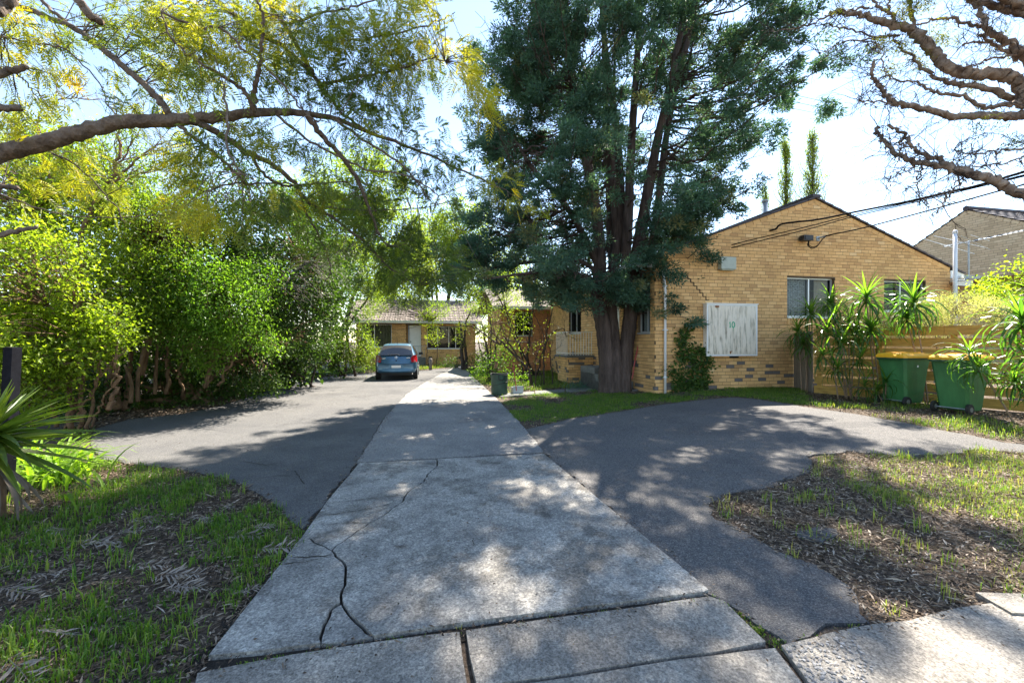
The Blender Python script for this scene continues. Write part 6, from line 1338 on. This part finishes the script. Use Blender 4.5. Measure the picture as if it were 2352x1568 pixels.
k = Geo(); k.tube([(.02, .62, 1.5), (.02, .58, 1.56), (.0, .3, 1.82)], [.016, .005, .003], 5); build('aerial', k, M['rubber'], car, world=False)
k = Geo()
for x in np.arange(-.56, -.44, .028): k.box((x, .045, .885), (x + .018, .052, .905))
for x in np.arange(.42, .55, .035): k.box((x, .045, .905), (x + .022, .052, .93))
build('badge_letters', k, M['chrome'], car, world=False)
k = Geo(); k.tube([(-.66, .04, .71), (-.4, -.005, .665), (0, -.018, .655), (.4, -.005, .665), (.66, .04, .71)], .006, 4); build('tailgate_seam', k, M['rubber'], car, world=False)
k = Geo(); k.tube([(-.60, .05, .70), (-.63, .075, .86), (-.645, .10, 1.0)], .005, 4); k.tube([(.60, .05, .70), (.63, .075, .86), (.645, .10, 1.0)], .005, 4); build('tailgate_seam', k, M['rubber'], car, world=False)

# ------------------------------------------------------------------ things beside the drive
bp = gz(P(1147, 905, 12.6)); bag = thing('garden_bag', 'dark green round garden waste bag beside the drive', 'bag', tuple(bp))
k = Geo(); n = 24; prof = [(.0, .235), (.03, .245), (.15, .25), (.3, .246), (.45, .252), (.58, .258), (.62, .262)]; th = np.arange(n) / n * 2 * PI
V = np.array([[(r + .006 * math.sin(5 * t + z_ * 30)) * math.cos(t), (r + .006 * math.sin(5 * t + z_ * 30)) * math.sin(t), z_ + .012 * math.sin(3 * t) * (z_ > .4)] for z_, r in prof for t in th]).reshape(-1, 3)
k.add(V, [[r * n + j, r * n + (j + 1) % n, (r + 1) * n + (j + 1) % n, (r + 1) * n + j] for r in range(len(prof) - 1) for j in range(n)]); k.add([(0, 0, .05)] + [tuple(v) for v in V[:n]], [[0, 1 + (j + 1) % n, 1 + j] for j in range(n)]); build('body', k, M['bag'], bag, world=False, smooth=True)
k = Geo(); k.tube([(.262 * math.cos(t), .262 * math.sin(t), .622 + .012 * math.sin(3 * t)) for t in np.linspace(0, 2 * PI, 25)], .011, 5, cap=False); build('hoop', k, M['rubber'], bag, world=False)
k = Geo(); k.tube(cat([(-.02, -.26, .60), (.0, -.275, .49), (.07, -.275, .46), (.15, -.24, .5), (.17, -.21, .60)], 4), .011, 5); build('handle', k, M['rubber'], bag, world=False)
k = Geo(); k.tube(cat([(.25 * math.cos(t), .256 * math.sin(t), .32 + .10 * (t + 1.9) * .5) for t in np.linspace(-2.9, -.3, 9)], 2), .008, 4); build('spiral_wire', k, M['rubber'], bag, world=False)
dpz = gz(P(1180, 903, 12.75)); dpn = thing('dustpan', 'grey scoop with an upright red handle next to the garden bag', 'dustpan', tuple(dpz), .3)
k = Geo(); k.box((-.02, -.02, 0), (.30, .0, .24)); k.box((-.02, .0, 0), (.0, .2, .2)); k.box((.28, .0, 0), (.30, .2, .18)); k.box((.0, .0, 0), (.28, .2, .012)); build('pan', k, M['galv'], dpn, world=False)
k = Geo(); k.tube([(.08, -.03, .1), (.03, -.03, .45), (-.03, -.03, .93)], .014, 6); build('handle', k, M['red_paint'], dpn, world=False)
rt = P(1455, 850, 12.3); k = Geo(); k.tube([P(1452, 870, 12.2), P(1458, 830, 12.3), P(1468, 783, 12.5)], .017, 6); single('red_broom_handle', k, M['red_paint'], 'red broom handle leaning on the wall behind the conifer', 'broom', tuple(P(1452, 870, 12.2)))
k = Geo(); q_ = gz(P(989, 848, 23.5)); k.tube([q_ - np.array([0, 0, .05]), q_ + np.array([0, 0, .62]), q_ + np.array([0, 0, .65])], [.09, .09, .07], 10); single('timber_bollard', k, M['grey_timber'], 'short round timber bollard right of the parked car', 'bollard', tuple(q_), smooth=True)
q_ = gz(P(704, 868, 19.0)); k = Geo(); dbx = thing('drain_pit', 'low concrete drain pit with a grated front at the parking edge', 'drain', tuple(q_), TH); k.box((-.5, 0, 0), (.5, .6, .16)); k.box((-.55, -.05, .16), (.55, .6, .2)); build('surround', k, M['concrete_step'], dbx, world=False)
k = Geo()
for i_ in range(8): k.box((-.42 + i_ * .11, -.015, .03), (-.37 + i_ * .11, -.002, .14))
build('grate', k, M['dark_metal'], dbx, world=False)
# small cover beside the footpath at the right edge
cv = G(2345, 1392); k = Geo(); k.box((-.16, -.1, -.03), (.25, .1, .022)); o = single('utility_cover', k, M['path'], 'small grey concrete cover in the grass at the right footpath edge', 'cover', (0, 0, 0)); o.location = cv; o.rotation_euler = (0, 0, TH - .25)

# bare shrubs between drive and wall
def zb(x, y): return 735 + x * .2604, 612.5 + y * .2604
def bare(label, paths, Yb, ntw, leafn, lt=.5, name='bare_shrub'):
    pts0 = [P(*zb(*paths[0][0][0]), Yb)]; root = thing(name, label, 'shrub', tuple(gz(pts0[0]))); k = Geo(); nn_ = []
    for zp, r in paths:
        c = cat([P(*zb(x, y), Yb + (RS.uniform(-.2, .2) if i_ else 0)) for i_, (x, y) in enumerate(zp)], 6); c[1:-1] += RS.normal(size=(len(c) - 2, 3)) * .015
        if zp[0][1] > 850: c[0][2] = float(g(c[0][0], c[0][1])) - .03
        k.tube(c, [r, r * .4], 6, rough=.1); nn_.append(c[len(c) // 3:])
    nn_ = np.vstack(nn_); tp_ = []
    for _ in range(ntw):
        p = nn_[RS.integers(len(nn_))]; btwig(k, p, unit(rdir(1)[0] + np.array([0, 0, .5])), RS.uniform(.3, .6), .007, 2, .06)
    build('trunk', k, M['b_dark'], root)
    if leafn:
        c = nn_[RS.integers(0, len(nn_), leafn)] + RS.normal(size=(leafn, 3)) * .28; l = Geo(); cluster_leaves(l, c, rdir(leafn), 9, .08, .06, .035, lt, .2); build('crown', l, M['l_back'], root)
bare('leaning bare shrub whose long stem reaches left over the drive', [([(1875, 945), (1690, 760), (1600, 660), (1580, 685), (1450, 590), (1350, 530), (1260, 515)], .05), ([(1860, 940), (1780, 840), (1700, 720), (1640, 650), (1620, 560)], .04), ([(1640, 650), (1750, 660), (1850, 670), (1960, 690), (2010, 760)], .025), ([(1600, 660), (1560, 620), (1500, 560)], .03)], 15.2, 22, 36)
bare('dark forked bare shrub nearest the porch railing', [([(1975, 1015), (1975, 850), (1985, 700), (2040, 590), (2140, 550), (2170, 620)], .035), ([(2050, 990), (2035, 850), (2020, 700), (1990, 560), (2010, 420)], .028), ([(1900, 930), (1905, 800), (1960, 700), (2000, 640)], .025), ([(1985, 700), (1960, 560), (1900, 450), (1880, 380)], .022), ([(1950, 980), (1930, 860), (1880, 740), (1800, 600)], .02)], 15.0, 34, 20)
bare('upright brown shrub with several trunks left of the garden bag', [([(1490, 940), (1480, 760), (1450, 620), (1430, 500)], .07), ([(1515, 945), (1540, 780), (1560, 640), (1600, 520)], .06), ([(1500, 930), (1500, 780), (1510, 600), (1500, 450)], .05), ([(1540, 940), (1600, 820), (1650, 700), (1680, 560)], .04)], 17.0, 26, 90, .6)
bare('pair of thick trunks in front of the end house window', [([(1262, 860), (1250, 740), (1255, 620), (1230, 480)], .13), ([(1290, 862), (1285, 740), (1275, 620), (1290, 480), (1330, 400)], .10)], 23.5, 14, 110, .55, 'tree')
shrub('shrub', 'leafy low shrub behind the garden bag', 'shrub', gz(P(1140, 880, 16)), [B(1130, 840, 16, (.5, .5, .45), 26), B(1160, 815, 16.5, (.45, .5, .4), 22), B(1095, 850, 17, (.4, .5, .35), 20), B(1185, 860, 15.5, (.35, .4, .25), 12)], None, M['l_bright'], M['b_dark'], 16, .13, .08, .05, .6, nst=4, sr=(.02, .01))
shrub('shrub', 'dark low planting at the foot of the end house wall', 'shrub', gz(P(1050, 840, 25)), [B(1040, 832, 25, (.8, .4, .3), 30), B(1085, 835, 24, (.6, .5, .3), 24)], None, M['l_ivy'], M['b_dark'], 16, .14, .09, .06, .7, nst=3, sr=(.02, .01))

# ------------------------------------------------------------------ ground cover: grass, litter, fallen fronds
def sample(poly, dens_, fn=None):
    p = np.array(poly); lo, hi = p.min(0), p.max(0); n = int((hi - lo).prod() * dens_); q = RS.uniform(lo, hi, (n, 2)); q = q[inside(q, p)]
    if fn is not None: q = q[RS.uniform(size=len(q)) < fn(q)]
    return q
R_left = W([(-160, 1130), (0, 1105), (110, 1065), (240, 1058), (330, 1069), (430, 1079), (500, 1096), (560, 1113), (612, 1141), (660, 1191), (690, 1218), (690, 1238), (640, 1300), (560, 1400), (478, 1508), (430, 1575), (380, 1700), (-160, 1700)])
R_right = W([(1872, 1048), (1950, 1038), (2100, 1049), (2200, 1042), (2250, 1033), (2500, 1044), (2560, 1380), (2300, 1384), (2190, 1400), (2080, 1424), (2003, 1430), (1965, 1385), (1942, 1340), (1890, 1306), (1790, 1268), (1700, 1218), (1650, 1190), (1624, 1160), (1655, 1141), (1735, 1125), (1800, 1106), (1855, 1088), (1870, 1062)])
R_mid = W([(1152, 926), (1172, 908), (1300, 897), (1372, 893), (1500, 900), (1600, 893), (1830, 889), (1860, 908), (1850, 932), (1740, 915), (1690, 910), (1600, 917), (1500, 930), (1400, 947), (1300, 961), (1206, 984)])
R_bins = W([(1850, 932), (1760, 915), (1830, 893), (1900, 905), (2000, 915), (2352, 950), (2480, 960), (2480, 1030), (2300, 1012), (2150, 983), (2000, 954)])
R_yard = W([(1070, 846), (1092, 869), (1122, 896), (1150, 918), (1170, 900), (1310, 890), (1372, 884), (1372, 874), (1330, 862), (1270, 848), (1200, 843), (1120, 840)])
R_hedge = W([(150, 1010), (205, 1008), (214, 984), (300, 961), (420, 949), (505, 931), (570, 911), (650, 888), (705, 871), (780, 861), (860, 855), (860, 846), (700, 852), (560, 872), (380, 905), (150, 960)])
R_end = W([(860, 853), (935, 851), (1040, 843), (1040, 839), (1000, 836), (860, 840)])
gr = Geo(); lt = Geo()
def tufts(q, nb_, h, w, tb, spread=.05, tv=.15):
    n = len(q) * nb_; idx = np.repeat(np.arange(len(q)), nb_); p2 = q[idx] + RS.normal(size=(n, 2)) * spread; z_ = g(p2[:, 0], p2[:, 1]) - .01
    a = RS.uniform(0, 2 * PI, n); le = RS.uniform(.1, 1.0, n) ** 1.0; hh = h * RS.uniform(.45, 1.2, n) * np.repeat(RS.uniform(.6, 1.25, len(q)), nb_); d = np.stack([np.cos(a), np.sin(a)], 1)
    s_ = np.stack([-d[:, 1], d[:, 0]], 1) * (w * RS.uniform(.6, 1.2, n) / 2)[:, None]
    m = p2 + d * (hh * le * .22)[:, None]; t = p2 + d * (hh * le * .75)[:, None]
    V = np.stack([np.column_stack([p2 - s_ * .7, z_]), np.column_stack([p2 + s_ * .7, z_]), np.column_stack([m + s_, z_ + hh * .6]), np.column_stack([m - s_, z_ + hh * .6]), np.column_stack([t, z_ + hh * (1.05 - .45 * le)])], 1).reshape(-1, 3)
    b = np.arange(n)[:, None] * 5; tt = np.clip(np.repeat(np.clip(tb + .12 * RS.normal(size=len(q)), 0, 1), nb_) + tv * RS.normal(size=n), 0, 1)
    gr.add(V, b + np.array([0, 1, 2, 3]), tt)
    gr.t3.append((b + np.array([3, 2, 4]) + (gr.n - len(V)), tt, np.zeros(n, int)))
def litter(q, L, w, tb, tv=.25, lift=.012):
    n = len(q); a = RS.uniform(0, 2 * PI, n); d = np.stack([np.cos(a), np.sin(a), RS.normal(size=n) * .22], 1)
    p = np.column_stack([q, g(q[:, 0], q[:, 1]) - .008 + RS.uniform(0, lift, n)])
    lt.leaves(p, d, L * RS.uniform(.4, 1.4, n), w * RS.uniform(.5, 1.4, n), np.clip(tb + tv * RS.normal(size=n), 0, 1), up=(0, 0, 1))
gp = lambda thr, s_=1.0, off=0: (lambda q: np.clip((noise(q + off, s_) - thr) * 2.2, 0, 1))
tufts(sample(R_left, 270, gp(-.15, 2.3)), 9, .085, .0065, .5, .035); tufts(sample(R_left, 330, gp(.1, 4.2, 5)), 6, .045, .006, .5, .03); tufts(sample(R_left, 14), 9, .12, .008, .6, .03)
tufts(sample(R_right, 460, lambda q: np.clip((noise(q + 3, 1.4) + .25 + (q[:, 0] - 4.4) * .3) * 1.4, 0, 1) * (q[:, 0] > 2.6) * (.55 + .45 * noise(q, 5.2))), 8, .07, .0048, .72, .045); tufts(sample(R_right, 12, gp(-.6, 2)), 12, .12, .007, .78, .045); tufts(sample(R_right, 260, lambda q: np.clip((noise(q, 2.5) + (q[:, 0] - 3.8) * .4) * 1.6, 0, 1)), 6, .04, .0042, .78, .05)
tufts(sample(R_mid, 260, lambda q: np.clip(1.1 + noise(q, 1.2) * 1.3 - .3, .05, 1)), 10, .055, .008, .5, .05)
tufts(sample(R_bins, 90, gp(-.1, 1.5)), 10, .12, .0065, .66, .06); tufts(sample(R_yard, 60, gp(-.7, 1.0)), 10, .10, .014, .6, .08); tufts(sample(R_end, 30, gp(-.9)), 10, .16, .02, .72, .1); tufts(sample(R_hedge, 25, gp(.1, .8)), 10, .14, .014, .5, .08)
# edges: grass in the joints
je = []
for (x0, y0, x1, y1, n) in ((1640, 1368, 1790, 1480, 26), (1700, 1420, 1800, 1490, 12), (480, 1535, 1060, 1448, 26), (1100, 1450, 1640, 1372, 30), (1206, 986, 1250, 1040, 8), (905, 937, 880, 962, 5), (1000, 870, 930, 905, 8), (1790, 1482, 2000, 1432, 12)):
    for t in RS.uniform(0, 1, n): je.append(G(x0 + (x1 - x0) * t + RS.normal() * 3, y0 + (y1 - y0) * t + RS.normal() * 3)[:2])
tufts(np.array(je), 6, .025, .005, .6, .012)
structure('grass', gr, M['grass'], 'patchy green grass tufts growing through leaf litter', kind='stuff')
litter(sample(R_left, 2600), .045, .012, .38); litter(sample(R_left, 420), .085, .011, .52); litter(sample(R_right, 2600), .045, .012, .5); litter(sample(R_right, 420), .09, .011, .6); litter(sample(R_mid, 600, lambda q: np.clip(.5 - noise(q, 1.2), .1, 1)), .05, .016, .35)
litter(sample(R_bins, 900), .05, .016, .4); litter(sample(R_hedge, 420), .08, .024, .42, lift=.05); litter(sample(R_yard, 350), .06, .03, .45)
pileR = W([(1624, 1160), (1655, 1141), (1735, 1125), (1900, 1130), (1960, 1180), (1900, 1240), (1790, 1262), (1700, 1218), (1650, 1190)]); litter(sample(pileR, 1800, lambda q: np.clip(.6 + noise(q, 3), 0, 1)), .07, .006, .5, .3, .03)
# stray bits on the hard surfaces, denser near their edges
allhard = W([(700, 870), (1060, 850), (1150, 925), (1700, 915), (2300, 1015), (1850, 1046), (1650, 1160), (1960, 1385), (2352, 1390), (2352, 1568), (480, 1568), (690, 1220), (430, 1080), (210, 1010)])
q = sample(allhard, 26); lt_z = .02
n = len(q); a = RS.uniform(0, 2 * PI, n); lt.leaves(np.column_stack([q, g(q[:, 0], q[:, 1]) + .021]), np.stack([np.cos(a), np.sin(a), RS.normal(size=n) * .08], 1), RS.uniform(.008, .03, n), RS.uniform(.005, .012, n), np.clip(.25 + .2 * RS.normal(size=n), 0, 1), up=(0, 0, 1))
qe = []
for pts in (left_px[:12], right_px[2:12] , right_px[13:32], [(430, 1545), (1060, 1450), (1640, 1372), (1790, 1482), (2300, 1390)], [(690, 1228), (820, 1063), (905, 937)], [(1206, 986), (1250, 1042), (1628, 1364)]):
    w_ = W(pts)
    for p0, p1 in zip(w_[:-1], w_[1:]):
        k_ = int(np.linalg.norm(np.array(p1) - p0) * 110)
        for t in RS.uniform(0, 1, k_): qe.append(np.array(p0) + (np.array(p1) - p0) * t + RS.normal(size=2) * .035)
qe = np.array(qe); litter(qe, .03, .010, .3, lift=.035)
structure('leaf_litter', lt, M['litter'], 'brown fallen leaves, bark chips and twigs over bare soil', kind='stuff')
# ground ivy under the hedge
q = sample(R_hedge, 60, gp(-.3, .9)); k = Geo(); cluster_leaves(k, np.column_stack([q, g(q[:, 0], q[:, 1]) + .06]), np.tile((0, 0, 1.), (len(q), 1)), 7, (.1, .1, .04), .07, .055, .6, .2)
structure('ground_ivy', k, M['l_ivy'], 'low ivy creeping along the foot of the hedge', kind='stuff')
# fallen fronds, one object each
ff_px = [(620, 1272, .30, 1, 'pale fallen frond lying at the driveway edge below the asphalt tip'), (930, 1265, .13, 1, 'single dark curled frond lying on the concrete slab'),
         (470, 1200, .22, 0, ''), (560, 1240, .26, 0, ''), (330, 1318, .24, 0, ''), (380, 1340, .3, 0, ''), (420, 1350, .3, 0, ''), (400, 1375, .24, 0, ''), (100, 1340, .22, 0, ''), (30, 1365, .34, 0, ''), (560, 1385, .22, 0, ''), (250, 1255, .3, 0, ''), (310, 1210, .28, 0, ''), (200, 1265, .3, 0, ''), (60, 1530, .34, 0, ''), (120, 1465, .26, 0, ''), (540, 1170, .16, 0, ''), (290, 1240, .26, 0, ''), (610, 1225, .16, 0, ''), (130, 1225, .26, 0, '')]
where = ['highest in the left lawn', 'beside the tip of the asphalt', 'small, above the frond pile in the left lawn', 'in the frond pile, leftmost', 'in the frond pile, rightmost', 'in the frond pile, lowest', 'silvery, standing on edge at far left', 'large, at the left picture edge', 'near the driveway edge below the frond pile', 'mid lawn, left of centre', 'upper mid lawn', 'left of mid lawn', 'lowest, in the bottom left corner', 'just above the bottom left corner', 'small, near the asphalt edge', 'centre of the upper lawn', 'tiny, close to the asphalt tip', 'near the yucca skirt']
wi = 0
for (x, y, L, sp_, lb) in ff_px:
    p = G(x, y); k = Geo(); a = RS.uniform(-.5, .7) if not sp_ else .25; d = np.array([[math.cos(a), math.sin(a), .05]])
    zt_ = .05 if not sp_ else .035
    fronds(k, np.array([p + np.array([-.1, 0, zt_])]), d, L, np.array([.15 if x == 930 else RS.uniform(.4, .9)]), npair=10, lw=.075, up=(RS.normal() * .5, -.3, 1), droop=.12, ll=.3, jt=.22)
    if not lb: lb = 'dry grey fallen frond, ' + where[wi]; wi += 1
    single('fallen_frond', k, M['dead_frond'], lb, 'frond', tuple(p), 'dry fronds fallen on lawn and drive')
print('total tris', sum(len(m.polygons) for m in bpy.data.meshes))
